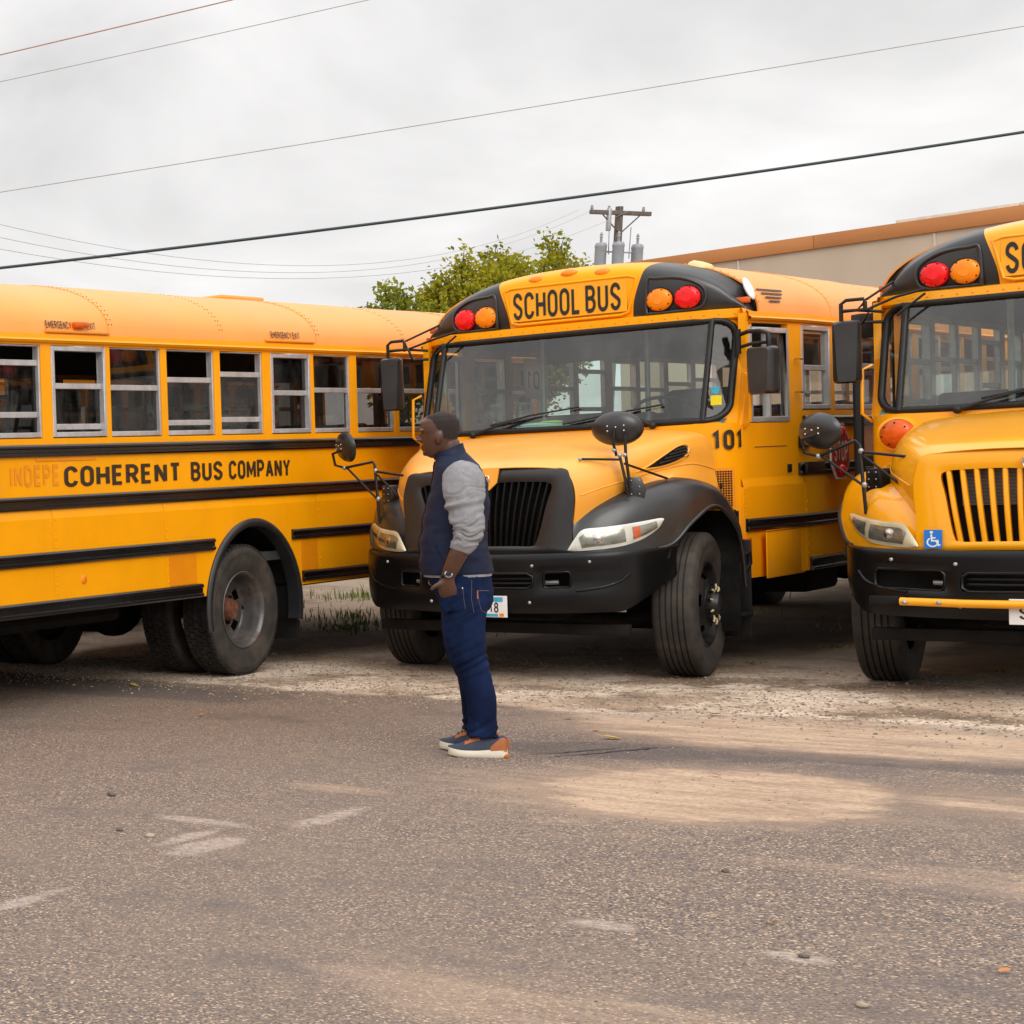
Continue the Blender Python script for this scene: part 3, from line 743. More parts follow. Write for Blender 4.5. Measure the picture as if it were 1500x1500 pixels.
def arch_poly(y0, y1, zb, zt):
    yc, zc, r = ARCH; pts = []
    def cut(z): return math.sqrt(max(0, r * r - (z - zc) ** 2))
    if y1 <= yc - r or y0 >= yc + r or zb > zc + r: return [(y0, zb), (y1, zb), (y1, zt), (y0, zt)]
    d = cut(zb); ya, yb = yc - d, yc + d
    pts = []
    if y0 < ya: pts.append((y0, zb)); pts.append((min(ya, y1), zb)) if ya < y1 else pts.append((y1, zb))
    for k in range(25):
        y = lerp(max(ya, y0), min(yb, y1), k / 24)
        z = zc + math.sqrt(max(0, r * r - (y - yc) ** 2))
        pts.append((y, max(zb, min(z, zt))))
    if y1 > yb: pts.append((max(yb, y0), zb)); pts.append((y1, zb))
    pts += [(y1, zt), (y0, zt)]
    cl = []
    for p in pts:
        if not cl or (abs(p[0] - cl[-1][0]) + abs(p[1] - cl[-1][1])) > 1e-4: cl.append(p)
    return cl

# -- shared meshes
def tyre_front_mesh():
    r, w = .515, .135
    prof = [(.300, -.105), (.330, -.122), (.40, -.136), (.455, -.134), (.492, -.124)]
    # shoulder and ribs with circumferential grooves
    gx = [-.070, -.035, .0, .035, .070]
    pr = [(.508, -.112), (.513, -.100)]
    for x in gx:
        pr += [(.5155, x - .0055), (.503, x - .0045), (.503, x + .0045), (.5155, x + .0055)]
    pr += [(.513, .100), (.508, .112)]
    prof = prof + pr + [(.492, .124), (.455, .134), (.445, .1355), (.44, .133), (.40, .136), (.345, .1275), (.338, .124), (.330, .122), (.300, .105)]
    return MB().lathe(prof, 64, 'X').mesh('tyre', [M['rubber']], smooth=40)
def tyre_dual_mesh():
    prof = [(.300, -.10), (.330, -.118), (.40, -.130), (.455, -.128), (.487, -.118), (.500, -.108), (.504, 0), (.500, .108), (.487, .118), (.455, .128), (.448, .1295), (.442, .127), (.40, .130), (.352, .1225), (.345, .119), (.330, .118), (.300, .10)]
    return MB().lathe(prof, 64, 'X').mesh('tyre', [M['rubber']], smooth=40)
def tread_blocks_mesh():
    mb = MB(); N = 54
    cols = [(-.106, -.074), (-.066, -.026), (-.020, .020), (.026, .066), (.074, .106)]
    for j, (x0, x1) in enumerate(cols):
        for k in range(N):
            a0 = 2 * math.pi * (k + .5 * (j % 2)) / N; a1 = a0 + 2 * math.pi / N * .80
            vs = []
            for rr in (.499, .5155):
                for (x, a) in ((x0, a0), (x1, a0 + .012), (x1, a1 + .012), (x0, a1)):
                    vs.append((x, rr * math.cos(a), rr * math.sin(a)))
            mb.add(vs, [(4, 5, 6, 7), (0, 1, 5, 4), (1, 2, 6, 5), (2, 3, 7, 6), (3, 0, 4, 7)])
    # sipe ribs on the shoulder
    for k in range(108):
        a0 = 2 * math.pi * k / 108; a1 = a0 + .032
        for sx in (-1, 1):
            vs = [(sx * x, rr * math.cos(a), rr * math.sin(a)) for (x, rr) in ((.1085, .506), (.1165, .492)) for a in (a0, a1)]
            vs += [(sx * (x - .006), rr * math.cos(a), rr * math.sin(a)) for (x, rr) in ((.1085, .498), (.1165, .484)) for a in (a0, a1)]
            mb.add(vs, [(0, 1, 3, 2), (0, 2, 6, 4), (1, 5, 7, 3), (0, 4, 5, 1), (2, 3, 7, 6)])
    return mb.mesh('tread_block', [M['rubber_tread']], smooth=0, weld=False)
def ring_disc(mb, r0, r1, x, n=40, holes=None, mi=0):
    rows = [[(x, rr * math.cos(2 * math.pi * k / n), rr * math.sin(2 * math.pi * k / n)) for k in range(n)] for rr in (r0, r1)]
    mb.grid(rows, mi, closed_u=True)
def rim_front_mesh():                      # convex black disc, hand holes, hub
    mb = MB()
    mb.lathe([(.300, .100), (.305, .112), (.296, .118), (.285, .110), (.278, .07), (.268, .035)], 48, 'X')
    # disc with five hand holes
    n = 60
    rows = []
    for (rr, h) in ((.268, .035), (.245, .050), (.215, .082), (.185, .110), (.165, .122), (.0, .122)):
        rows.append([(h, rr * math.cos(2 * math.pi * k / n), rr * math.sin(2 * math.pi * k / n)) for k in range(n)])
    for i in range(5):
        fs = []; o = len(mb.v)
        for k in range(n):
            if i in (1, 2) and (k % 12) in (2, 3, 4, 5): continue
            fs.append((k, (k + 1) % n, n + (k + 1) % n, n + k))
        mb.add(rows[i] + rows[i + 1], fs)
    return mb.mesh('rim', [M['rim_black']], smooth=40)
def lug_mesh():
    mb = MB(); mb.lathe([(0, 0), (.017, 0), (.017, .022), (.013, .030), (0, .030)], 6, 'X'); return mb.mesh('lug_nut', [M['dark']], smooth=0)
def pointer_mesh():
    mb = MB(); mb.tube([(.030, 0, -.022), (.034, .0, .0), (.030, .0, .024)], [.006, .0095, .005], 6); return mb.mesh('nut_pointer', [mat('yellowed_nut_pointer', (.55, .46, .26), .5)], smooth=60)
def rim_rear_mesh():                       # deep dish: outer wheel of a dual pair
    mb = MB()
    mb.lathe([(.300, .098), (.304, .108), (.296, .113), (.286, .106), (.276, .080), (.270, .050), (.262, .030), (.262, -.035), (.250, -.055)], 56, 'X')
    n = 60; rows = []
    for (rr, h) in ((.250, -.055), (.232, -.060), (.180, -.072), (.150, -.074), (.118, -.070), (.0, -.070)):
        rows.append([(h, rr * math.cos(2 * math.pi * k / n), rr * math.sin(2 * math.pi * k / n)) for k in range(n)])
    for i in range(5):
        fs = []
        for k in range(n):
            if i == 1 and (k % 12) in (3, 4, 5, 6): continue
            fs.append((k, (k + 1) % n, n + (k + 1) % n, n + k))
        mb.add(rows[i] + rows[i + 1], fs)
    return mb.mesh('rim', [M['rim_grey']], smooth=40)
TYRE_F, TYRE_D, TREAD, RIM_F, RIM_R, LUG, POINTER = tyre_front_mesh(), tyre_dual_mesh(), tread_blocks_mesh(), rim_front_mesh(), rim_rear_mesh(), lug_mesh(), pointer_mesh()
HUB_F = MB().lathe([(.0, .122), (.145, .122), (.145, .128), (.10, .130), (.085, .150), (.07, .185), (.03, .192), (0, .192)], 24, 'X').mesh('hub', [M['rim_black']], smooth=35)
HUB_R = MB().lathe([(.0, -.069), (.135, -.069), (.135, -.055), (.095, -.050), (.085, .0), (.075, .02), (0, .02)], 24, 'X').mesh('hub', [M['rust']], smooth=35)

def wheel_front(parent, sx, steer):
    w = empty('wheel', (.975 if sx > 0 else -.94, .09, .515)); w.parent = parent
    w.rotation_euler = (0, 0, steer + (0 if sx > 0 else math.pi))
    link('tyre', TYRE_F, w); link('rim', RIM_F, w); link('hub', HUB_F, w)
    for k in range(10):
        a = 2 * math.pi * k / 10 + .2
        link('lug_nut', LUG, w, (.126, .112 * math.cos(a), .112 * math.sin(a)))
        link('nut_pointer', POINTER, w, (.13, .122 * math.cos(a + .12), .122 * math.sin(a + .12)), (a + math.pi / 2 + (.0 if k % 3 else .5), 0, 0))
    return w
def wheel_dual(parent, sx):
    w = empty('dual_wheel', (sx * 1.065, WB, .515)); w.parent = parent
    if sx < 0: w.rotation_euler = (0, 0, math.pi)
    link('tyre', TYRE_D, w); link('tyre', TYRE_D, w, (-.355, 0, 0))
    o = link('tread_block', TREAD, w); tag(o, kind='stuff')
    o = link('tread_block', TREAD, w, (-.355, 0, 0), (.3, 0, 0)); tag(o, kind='stuff')
    link('rim', RIM_R, w); link('hub', HUB_R, w)
    for k in range(8):
        a = 2 * math.pi * k / 8 + .2
        link('lug_nut', LUG, w, (-.056, .108 * math.cos(a), .108 * math.sin(a)))
    return w

def rail_part(root, y0, y1, z0, z1, sx=1, m='black_rail', x=HW, name='rub_rail'):
    h = z1 - z0
    prof = [(-.004, 0), (.017, .002), (.026, .014), (.026, .026), (.015, .034), (.015, h - .034), (.026, h - .026), (.026, h - .014), (.017, h - .002), (-.004, h)]
    rows = []
    for y in [y0, y0 + .0015] + ([1.7] if y0 < 1.69 < y1 else []) + [y1 - .0015, y1]:
        ins = .006 if y in (y0, y1) else 0
        rows.append([(sx * (hw(y) - HW + x + min(a, .026 - ins) if a > 0 else hw(y) - HW + x + a), y, z0 + b) for a, b in prof])
    mb = MB().grid(rows, closed_u=False)
    mb.add(rows[0], [tuple(range(len(prof)))]); mb.add(rows[-1], [tuple(range(len(prof)))])
    return mb.build(name, M[m], root, smooth=30)
PANE_CACHE = {}
def win_unit(root, sx, i, gm='glass_side'):
    y0, y1, kind = WINS[i]; z0, z1 = 1.893, 2.528
    a, b = (.034, .034) if kind == 'f' else (.006, .024)
    X0, X1 = HW - .045, HW - .006 if kind == 'o' else HW + .006
    mb = MB()
    def bar(ya, yb, za, zb, xa=X0, xb=X1): mb.box(*(sorted((sx * xa, sx * xb))), ya, yb, za, zb)
    bar(y0, y0 + a, z0, z1); bar(y1 - b, y1, z0, z1)
    bar(y0 + a, y1 - b, z0, z0 + .034)
    bar(y0 + a, y1 - b, z1 - (.034 if kind == 'f' else .008), z1)
    w = mb.build('window', M['alu'], root, bevel=.003, seg=1, smooth=30)
    bars = BARS[i]
    for k, zb in enumerate(bars):
        MB().box(*sorted((sx * (HW - .036), sx * (HW - .012 - .008 * k))), y0 + a + .001, y1 - b - .001, zb - .02, zb + .02).build('sash_rail', M['alu'], w, bevel=.003, seg=1, smooth=30)
    # lower pane (fixed) and upper pane (lowered where the sash is down)
    zt = bars[0] if len(bars) == 1 else bars[0]
    x = sx * (HW - .030)
    MB().add([(x, y0 + a, z0 + .03), (x, y1 - b, z0 + .03), (x, y1 - b, zt), (x, y0 + a, zt)], [(0, 1, 2, 3)]).build('pane', M[gm], w, smooth=0)
    x = sx * (HW - .020)
    if len(bars) == 1: MB().add([(x, y0 + a, zt), (x, y1 - b, zt), (x, y1 - b, z1 - .006), (x, y0 + a, z1 - .006)], [(0, 1, 2, 3)]).build('pane', M[gm], w, smooth=0)
    return w
SEAT_MESH = None
def seat_mesh():
    mb = MB()
    mb.box(-.44, .44, .0, .40, .36, .48); mb.box(-.44, .44, .36, .45, .40, 1.02)
    me = mb.mesh('seat', [M['seat']], bevel=.035, seg=2, smooth=60)
    return me
SEAT_MESH = seat_mesh()
SEAT_FRAME = MB().box(-.42, -.38, .08, .42, 0, .358).mesh('seat_frame', [M['steel']], smooth=0)

def body(root, cfg):
    Y = M[cfg.get('paint', 'yellow')]; YR = M[cfg.get('roof', 'yellow_roof')]
    dwin = (.80, 1.47, 1.80, 2.50)
    # ---- shell: upper side walls, pillars, header, rear wall
    mb = MB(); t = .045
    for sx in (1, -1):
        def slab(y0, y1, z0, z1, xa=0.0, xb=t):
            ys = [y0, 1.7, y1] if y0 < 1.7 < y1 else [y0, y1]
            for ya, yb in zip(ys[:-1], ys[1:]):
                vs = []
                for z in (z0, z1):
                    for (x_, y_) in ((hw(ya) - xa, ya), (hw(yb) - xa, yb), (hw(yb) - xb, yb), (hw(ya) - xb, ya)): vs.append((sx * x_, y_, z))
                mb.add(vs, [(0, 1, 2, 3), (4, 5, 6, 7), (0, 1, 5, 4), (1, 2, 6, 5), (2, 3, 7, 6), (3, 0, 4, 7)])
        slab(1.66, YEND, 1.395, 1.885)
        opened = sx < 0 and cfg.get('open_door')
        if not opened: slab(.75, 1.66, 1.0, 1.795)
        slab(.75, YEND, 2.532, 2.60)
        slab(1.475, 1.70, 1.795, 2.532)
        slab(.75, .797, 1.795, 2.532)
        for (ya, yb) in zip([w[1] for w in WINS], [w[0] for w in WINS[1:]] + [YEND - .0]):
            slab(ya, yb, 1.885, 2.532)
    # rear wall with window openings
    for (x0, x1, z0, z1) in ((-1.17, 1.17, .85, 1.25), (-1.17, -.36, 1.25, 1.95), (.36, 1.17, 1.25, 1.95), (-1.17, 1.17, 1.62, 1.78), (-1.17, 1.17, 2.42, 2.62), (-.46, -.34, 1.78, 2.42), (.34, .46, 1.78, 2.42), (-1.17, -1.0, 1.95, 2.42), (1.0, 1.17, 1.95, 2.42)):
        mb.box(x0, x1, YEND - .05, YEND, z0, z1)
    for (x0, x1, z0, z1) in ((-.36, .36, 1.25, 1.62), (-.34, .34, 1.78, 2.42), (-1.0, -.46, 1.95, 2.42), (.46, 1.0, 1.95, 2.42)):
        MB().add([(x0, YEND - .03, z0), (x1, YEND - .03, z0), (x1, YEND - .03, z1), (x0, YEND - .03, z1)], [(0, 1, 2, 3)]).build('rear_pane', M['glass_side'], root, smooth=0)
    mb.build('body_shell', Y, root, smooth=0, weld=False)
    for sx in (1, -1):
        for (ya, yb, za) in ((1.70, 6.35, ZF), (6.352, 7.93, 1.25), (7.932, YEND - .08, ZF)): MB().box(*sorted((sx * (HW - .075), sx * (HW - .052))), ya, yb, za, 1.875).build('lining_panel', M['interior'], root, smooth=0)
    MB().box(-1.13, 1.13, YEND - .075, YEND - .052, ZF, 1.24).build('lining_panel', M['interior'], root, smooth=0)
    MB().prism([(a, b) for a, b in roof_arc(HW - .02, 2.6, .49)], YEND - .04, YEND - .005, 'XZ').build('rear_cap', YR, root, smooth=30)
    # ---- side panels below the second rail, lapped, with a sloping top ledge
    cuts = cfg.get('panel_cuts', [.62, 1.68, 3.15, 4.62, 5.85, 8.02, 9.45, 10.9, YEND])
    skirt = .665
    for sx in (1, -1):
        for y0, y1 in zip(cuts[:-1], cuts[1:]):
            y0_, y1_ = y0 + .0015, y1 - .0015
            if sx > 0 and y0 < 1 and cfg.get('cab'): pass
            P = arch_poly(y0_, y1_, skirt, 1.33)
            mm = Y
            if sx < 0 and cfg.get('open_door') and y0 < 1: continue
            p = MB().prism(P, sx * (HW - .02), sx * (HW + .014), 'YZ')
            p.add([(sx * (HW + .014), y0_, 1.33), (sx * (HW + .014), y1_, 1.33), (sx * (HW - .0), y1_, 1.392), (sx * (HW - .0), y0_, 1.392)], [(0, 1, 2, 3)])
            if y0 < 1.6:
                for q, v in enumerate(p.v): p.v[q] = (v[0] + sx * (hw(v[1]) - HW), v[1], v[2])
            p.build('side_panel', mm, root, smooth=0, weld=False)
            if sx > 0 and cfg.get('rivets', True):
                rv = MB()
                for col in (y0_ + .03,):
                    for k in range(9):
                        z = .80 + k * .065
                        if (col - ARCH[0]) ** 2 + (z - ARCH[1]) ** 2 < (ARCH[2] + .03) ** 2 or 1.0 < z < 1.1: continue
                        rv.ell((sx * (hw(col) + .015), col, z), (.004, .007, .007), 6, 4)
                o = rv.build('rivet', Y, root, smooth=60); tag(o, kind='stuff')
    for (y0, y1, z0, z1, sx) in cfg.get('patches', []):
        MB().box(*sorted((sx * (HW + .0145), sx * (HW + .017))), y0, y1, z0, z1).build('repair_panel', M['orange_patch'], root, bevel=.001, seg=1)
    # wheel-arch flange
    for sx in (1, -1):
        yc, zc, r = ARCH; rows = []
        prof = [(r + .054, HW + .012), (r + .056, HW + .026), (r + .042, HW + .040), (r + .012, HW + .043), (r - .006, HW + .034), (r - .008, HW - .06)]
        for k in range(41):
            a = R(lerp(-12 if sx > 0 else -12, 192, k / 40))
            rows.append([(sx * x, yc - rr * math.cos(a) * (1.0 if rr > 0 else 1), zc + rr * math.sin(a)) for rr, x in prof])
        MB().grid(rows).build('wheel_arch', M['black_plastic'], root, smooth=40)
        rows = []
        for k in range(25):
            a = R(lerp(12, 168, k / 24))
            rows.append([(sx * x, yc - .69 * math.cos(a), zc + .69 * math.sin(a)) for x in (.50, HW - .02)])
        ww = MB().grid(rows); ww.add([r[0] for r in rows], [tuple(range(25))]); ww.box(*sorted((sx * .49, sx * .52)), yc - .72, yc + .72, .60, 1.0)
        ww.build('wheel_well', M['dark'], root, smooth=60, weld=False)
        MB().box(*sorted((sx * .62, sx * 1.20)), yc + .70, yc + .72, .22, .66).build('mud_flap', M['black_trim'], root, bevel=.008)
    # rails
    for sx in (1, -1):
        c = cfg.get('rails', {})
        rail_part(root, c.get('belt', 1.70), YEND - .01, 1.757, 1.843, sx)
        rail_part(root, c.get('mid', 1.70), YEND - .01, 1.393, 1.487, sx)
        rail_part(root, 1.70 if (sx < 0 and cfg.get('open_door')) else .64, 6.57, 1.005, 1.10, sx, x=HW + .014); rail_part(root, 7.72, YEND - .01, 1.035, 1.118, sx, x=HW + .014)
        rail_part(root, 1.74, 6.385, .66, .765, sx, x=HW + .014); rail_part(root, 7.865, YEND - .01, .69, .775, sx, x=HW + .014)
    # drip rail
    for sx in (1, -1):
        rows = [[(sx * (hw(y) + a), y, GUT + b) for a, b in ((-.01, -.022), (.018, -.022), (.030, -.006), (.022, .006), (.012, .004), (.010, .04), (-.01, .045))] for y in (.78, 1.2, 1.7, YEND)]
        MB().grid(rows).build('drip_rail', Y, root, smooth=30)
    # roof sheets, lapped front to back
    ry = [.98, 2.42, 3.88, 5.34, 6.80, 8.26, 9.72, 11.18, YEND]
    rv = MB()
    for k, (y0, y1) in enumerate(zip(ry[:-1], ry[1:])):
        d = .004 if k % 2 else 0.0
        rows = []
        for y in (y0 - (.03 if d else 0), lerp(y0, y1, .5), y1 + (.03 if d else 0)):
            rows.append([(x, y, z) for x, z in roof_arc(hw(y) + .004 + d, 2.60, .49 + d)])
        o = MB().grid(rows).build('roof_panel', YR, root, smooth=50, solid=.012)
        for yy in (y0 + .02, y1 - .02):
            for (x, z) in roof_arc(hw(yy) + .006, 2.60, .492, 44)[2:15]:
                rv.ell((x, yy, z), (.006, .006, .006), 5, 3)
    o = rv.build('roof_rivet', M['dark'] if cfg.get('rivet_dark', True) else YR, root, smooth=60); tag(o, kind='stuff')
    MB().grid([[(x, y, z) for x, z in roof_arc(hw(y) - .05, 2.56, .46)] for y in (1.0, 4, 7, YEND - .06)]).build('headliner', M['headliner'], root, smooth=60)
    MB().box(-.36, .36, 3.9, 4.6, 3.085, 3.13).build('roof_hatch', YR, root, bevel=.02); MB().box(-.36, .36, 8.3, 9.0, 3.085, 3.13).build('roof_hatch', YR, root, bevel=.02)
    # floor, chassis
    MB().box(-1.16, 1.16, .72, YEND - .055, .88, ZF).build('floor', M['interior'], root, smooth=0)
    f = MB()
    for sx in (1, -1):
        f.box(*sorted((sx * .40, sx * .49)), -.75, YEND - .3, .56, .82)
    for y in (-.6, .7, 2.0, 3.4, 5.0, 6.3, 7.9, 9.5): f.box(-.40, .40, y, y + .09, .60, .80)
    f.build('chassis_frame', M['dark'], root, bevel=.006)
    ax = MB(); ax.tube([(-1.0, WB, .515), (-.2, WB, .515), (.2, WB, .515), (1.0, WB, .515)], [.075, .09, .09, .075], 12); ax.ell((0, WB, .515), (.24, .26, .25), 18, 10); ax.build('rear_axle', M['dark'], root, smooth=60, weld=False)
    ax = MB(); ax.tube([(-.85, 0, .47), (-.6, 0, .40), (.6, 0, .40), (.85, 0, .47)], .055, 10)
    for sx in (1, -1): ax.box(sx * .445 - .04, sx * .445 + .04, -.55, .75, .52, .56); ax.box(sx * .9 - .06, sx * .9 + .06, -.08, .08, .38, .62)
    ax.build('front_axle', M['dark'], root, bevel=.01)
    MB().box(-1.05, -.52, 3.0, 4.4, .42, .86).build('fuel_tank', M['dark'], root, bevel=.05); MB().box(.55, 1.1, 2.2, 2.9, .46, .86).build('battery_tray', M['dark'], root, bevel=.05)
    MB().tube([(.7, 1.2, .58), (.7, 4.5, .55), (.72, 6.0, .56)], .06, 10).tube([(0, .8, .62), (0, WB - .2, .54)], .055, 10).build('exhaust_pipe', M['dark'], root)
    MB().box(-.35, .35, -.55, .70, .42, 1.0).build('engine_block', M['dark'], root, bevel=.06)
    # windows
    for sx in (1, -1):
        for i in range(len(WINS)): win_unit(root, sx, i, cfg.get('glass', 'glass_side'))
        # driver's sliding window / service door glass
        if sx < 0 and cfg.get('open_door'): continue
        y0, y1, z0, z1 = dwin
        mb = MB()
        def P(y, z, d): return (sx * (hw(y) + d), y, z)
        for (ya, yb, za, zb) in ((y0, y0 + .04, z0, z1), (y1 - .04, y1, z0, z1), (y0 + .04, y1 - .04, z0, z0 + .04), (y0 + .04, y1 - .04, z1 - .04, z1), (1.115, 1.15, z0 + .04, z1 - .04)):
            vs = [P(ya, za, .004), P(yb, za, .004), P(yb, zb, .004), P(ya, zb, .004), P(ya, za, -.04), P(yb, za, -.04), P(yb, zb, -.04), P(ya, zb, -.04)]
            mb.add(vs, [(0, 1, 2, 3), (7, 6, 5, 4), (0, 1, 5, 4), (1, 2, 6, 5), (2, 3, 7, 6), (3, 0, 4, 7)])
        w = mb.build('driver_window' if sx > 0 else 'door_window', M['alu'], root, bevel=.003, seg=1, smooth=30)
        MB().add([P(y0 + .03, z0 + .03, -.02), P(y1 - .03, z0 + .03, -.02), P(y1 - .03, z1 - .03, -.02), P(y0 + .03, z1 - .03, -.02)], [(0, 1, 2, 3)]).build('pane', M['glass_side'], w, smooth=0)
    # seats
    for sx in (1, -1):
        for k in range(13):
            if k == 0 and sx > 0: continue
            o = link('seat', SEAT_MESH, root, (sx * .70, 1.95 + k * .76, ZF)); link('seat_leg', SEAT_FRAME, o, (0 if sx > 0 else .8, 0, 0))

def cap_and_screen(root, cfg):
    """roof cap with the sign and warning lamps, windscreen with its surround, dashboard"""
    Y = M[cfg.get('paint_front', cfg.get('paint', 'yellow'))]
    # --- cap: three curves (foot, brow, roof edge), split in a black, a yellow and a black panel
    def prof_z(x, a, h, z0=2.60, e=2.35): return z0 + h * max(0.0, 1 - (abs(x) / a) ** e) ** (1 / e)
    def crv(u, k):
        s_ = -1 if u < 0 else 1; q = abs(u)
        # q 0..0.5 = centre panel, 0.5..1 = black panel
        def X(xm, xe):
            if q <= .5: return xm * q / .5
            t = (q - .5) / .5
            return lerp(xm, xe, math.sin(t * math.pi / 2) ** .9)
        if k == 0: x = X(.44, 1.085); return (s_ * x, .695 + .15 * (x / 1.08) ** 3, 2.632)
        if k == 1: x = X(.455, 1.075); return (s_ * x, .672 + .15 * (x / 1.08) ** 3, lerp(2.632, prof_z(x, 1.10, .44), .35))
        if k == 2: x = X(.51, 1.05); return (s_ * x, .672 + .16 * (x / 1.08) ** 3, min(lerp(2.632, prof_z(x, 1.085, .44), .86), 2.99))
        if k == 3: x = X(.53, 1.055); return (s_ * x, .735 + .16 * (x / 1.08) ** 3, prof_z(x, 1.085, .452))
        if k == 4: x = X(.545, 1.10); return (s_ * x, .86 + .12 * (x / 1.08) ** 3, prof_z(x, 1.125, .482))
        x = X(.55, 1.165); return (s_ * x, 1.02, prof_z(x, 1.168, .494))
    def patch(u0, u1, n):
        return [[cr(*[crv(lerp(u0, u1, j / n), kk) for kk in (max(k - 1, 0), k, min(k + 1, 5), min(k + 2, 5))], t) for (k, t) in [(k, t) for k in range(5) for t in (0, .25, .5, .75)] + [(4, 1.0)]] for j in range(n + 1)]
    MB().grid(patch(-.5, .5, 20)).build('sign_panel', Y, root, smooth=50)
    for (a, b) in ((-1, -.5), (.5, 1)):
        lp_ = MB().grid(patch(a, b, 18)); ed = patch(a, b, 18)[0 if a < 0 else -1]; sg = -1 if a < 0 else 1
        lp_.grid([ed, [(sg * max(abs(x), 1.12), y + .01, lerp(z, 2.6, .5)) for x, y, z in ed], [(sg * 1.152, max(y, .80), 2.598) for x, y, z in ed]])
        lp_.build('lamp_panel', M['black_plastic'], root, smooth=50)
    def face(x, z, lift=0.0):               # a point on the flat front face of the cap
        return (x, .671 + .155 * (abs(x) / 1.08) ** 3 - lift, z)
    # raised border and inset of the sign
    bd = [(-.415, 2.665), (.415, 2.665), (.475, 2.955), (-.475, 2.955)]
    path = []
    for i in range(4):
        a, b = Vector(bd[i]), Vector(bd[(i + 1) % 4])
        path += [face(*(a.lerp(b, t))) for t in (.06, .3, .5, .7, .94)]
    MB().tube(path, .011, 8, closed=True).build('sign_border', Y, root, smooth=60)
    rows = [[face(lerp(-.43, .41, j / 12), z, .006) for j in range(13)] for z in (2.69, 2.935)]
    MB().grid(rows).build('sign_plate', M['yellow_sign'], root, smooth=60)
    put_letters('sign_lettering', 'SCHOOL BUS', .212, .775, lambda u, v, l: face(-.405 + u, 2.704 + v, .009 + l), M['black_letter'], root, weight=.15, gap=.12, aspect=.86, space=.20)
    # warning lamps in their pockets
    for sx in (1, -1):
        pk = [(.535, 2.655), (.70, 2.655), (.86, 2.668), (.905, 2.74), (.88, 2.83), (.76, 2.90), (.60, 2.915), (.545, 2.90)]
        pp = [face(sx * x, z, .004) for x, z in pk]
        pth = spline(pp + [pp[0]], 4)[:-1]
        MB().tube(pth, .013, 8, closed=True).build('lamp_pocket_rim', M['black_plastic'], root, smooth=60)
        for (x, m, yaw) in ((.795, 'red_lens', .10), (.622, 'amber_lens', .05)):
            e = face(sx * x, 2.752)
            lamp = MB().lathe([(.0, -.047), (.046, -.045), (.069, -.038), (.081, -.026), (.084, -.012), (.084, .03)], 32, 'Y').mesh('warning_lamp', [M[m]], smooth=40)
            o = link('warning_lamp', lamp, root, e, (0, 0, sx * yaw))
            MB().lathe([(.085, -.004), (.092, -.006), (.092, .03), (.085, .032)], 32, 'Y').build('lamp_bezel', M['black_trim'], o, smooth=40)
            sc = MB()
            for k in range(7):
                a = 2 * math.pi * k / 7 + .3; sc.ell((.074 * math.sin(a), -.035, .074 * math.cos(a)), (.006, .004, .006), 6, 4)
            s_ = sc.build('lens_screw', M['dark'], o, smooth=60); tag(s_, kind='stuff')
            MB().lathe([(.0, -.049), (.035, -.0485), (.036, -.045)], 20, 'Y').build('lens_centre', M[m], o, smooth=60)
    for x in (-.236, 0, .236):               # clearance lamps along the brow
        mb = MB(); mb.ell((0, 0, 0), (.062, .034, .030), 18, 10)
        o = mb.build('clearance_lamp', M['amber_lens'], root, smooth=70); o.location = (x, .700 + .1 * abs(x) ** 3, 3.030 - .022 * abs(x) / .236); o.rotation_euler = (R(40), 0, 0)
    for sx in (1, -1):
        o = MB().box(-.045, .045, -.03, .03, -.022, .022).build('marker_lamp', M['orange_lens'], root, bevel=.008)
        o.location = (sx * 1.10, .88, 2.70)
    # --- yellow band under the cap, pillars, cowl
    def S(x, t, d=0.0):                      # windscreen surface; x across, t 0 base .. 1 top
        q = abs(x)
        bend = .05 * q * q + (0.0 if q < .95 else .75 * (q - .95))
        return (x, lerp(.435, .665, t) + bend - d, 1.845 + .715 * t)
    band = []
    for zz, dy in ((2.560, .0), (2.575, -.022), (2.634, -.022), (2.642, .0), (2.642, .08)):
        band.append([(x, .672 + .05 * x * x + (.0 if abs(x) < .95 else .6 * (abs(x) - .95)) + dy, zz) for x in [lerp(-1.135, 1.135, k / 40) for k in range(41)]])
    MB().grid(band).build('header_band', Y, root, smooth=35)
    sc = MB()
    for k in range(27):
        x = lerp(-1.08, 1.08, k / 26); sc.ell((x, .648 + .05 * x * x + (.0 if abs(x) < .95 else .6 * (abs(x) - .95)), 2.604), (.006, .004, .006), 6, 4)
    o = sc.build('band_screw', M['orange_patch'], root, smooth=60); tag(o, kind='stuff')
    # aperture outline (x,t) with rounded outer corners
    def rr(xo, t0, t1, rx, rt):
        pts = []
        for (cx, ct, a0) in ((xo - rx, t1 - rt, 0), (-xo + rx, t1 - rt, 90), (-xo + rx, t0 + rt, 180), (xo - rx, t0 + rt, 270)):
            for k in range(9): 
                a = R(a0 + 90 * k / 8); pts.append((cx + rx * math.cos(a), ct + rt * math.sin(a)))
        return pts
    inner = rr(1.088, -.03, 1.0, .12, .17)
    dense = []
    for i in range(len(inner)):
        a, b = inner[i], inner[(i + 1) % len(inner)]
        n = max(1, int(abs(b[0] - a[0]) / .12))
        for k in range(n): dense.append((lerp(a[0], b[0], k / n), lerp(a[1], b[1], k / n)))
    outer = [(max(-1.155, min(1.155, x * 1.075)), t + (.10 if t > .9 else (-.13 if t < .12 else 0))) for x, t in dense]
    rows = [[S(x, t, .004) for x, t in dense], [S(lerp(a[0], b[0], .5), lerp(a[1], b[1], .5), -.002) for a, b in zip(dense, outer)], [S(x, t, -.012) for x, t in outer]]
    rows = [r + [r[0]] for r in rows]
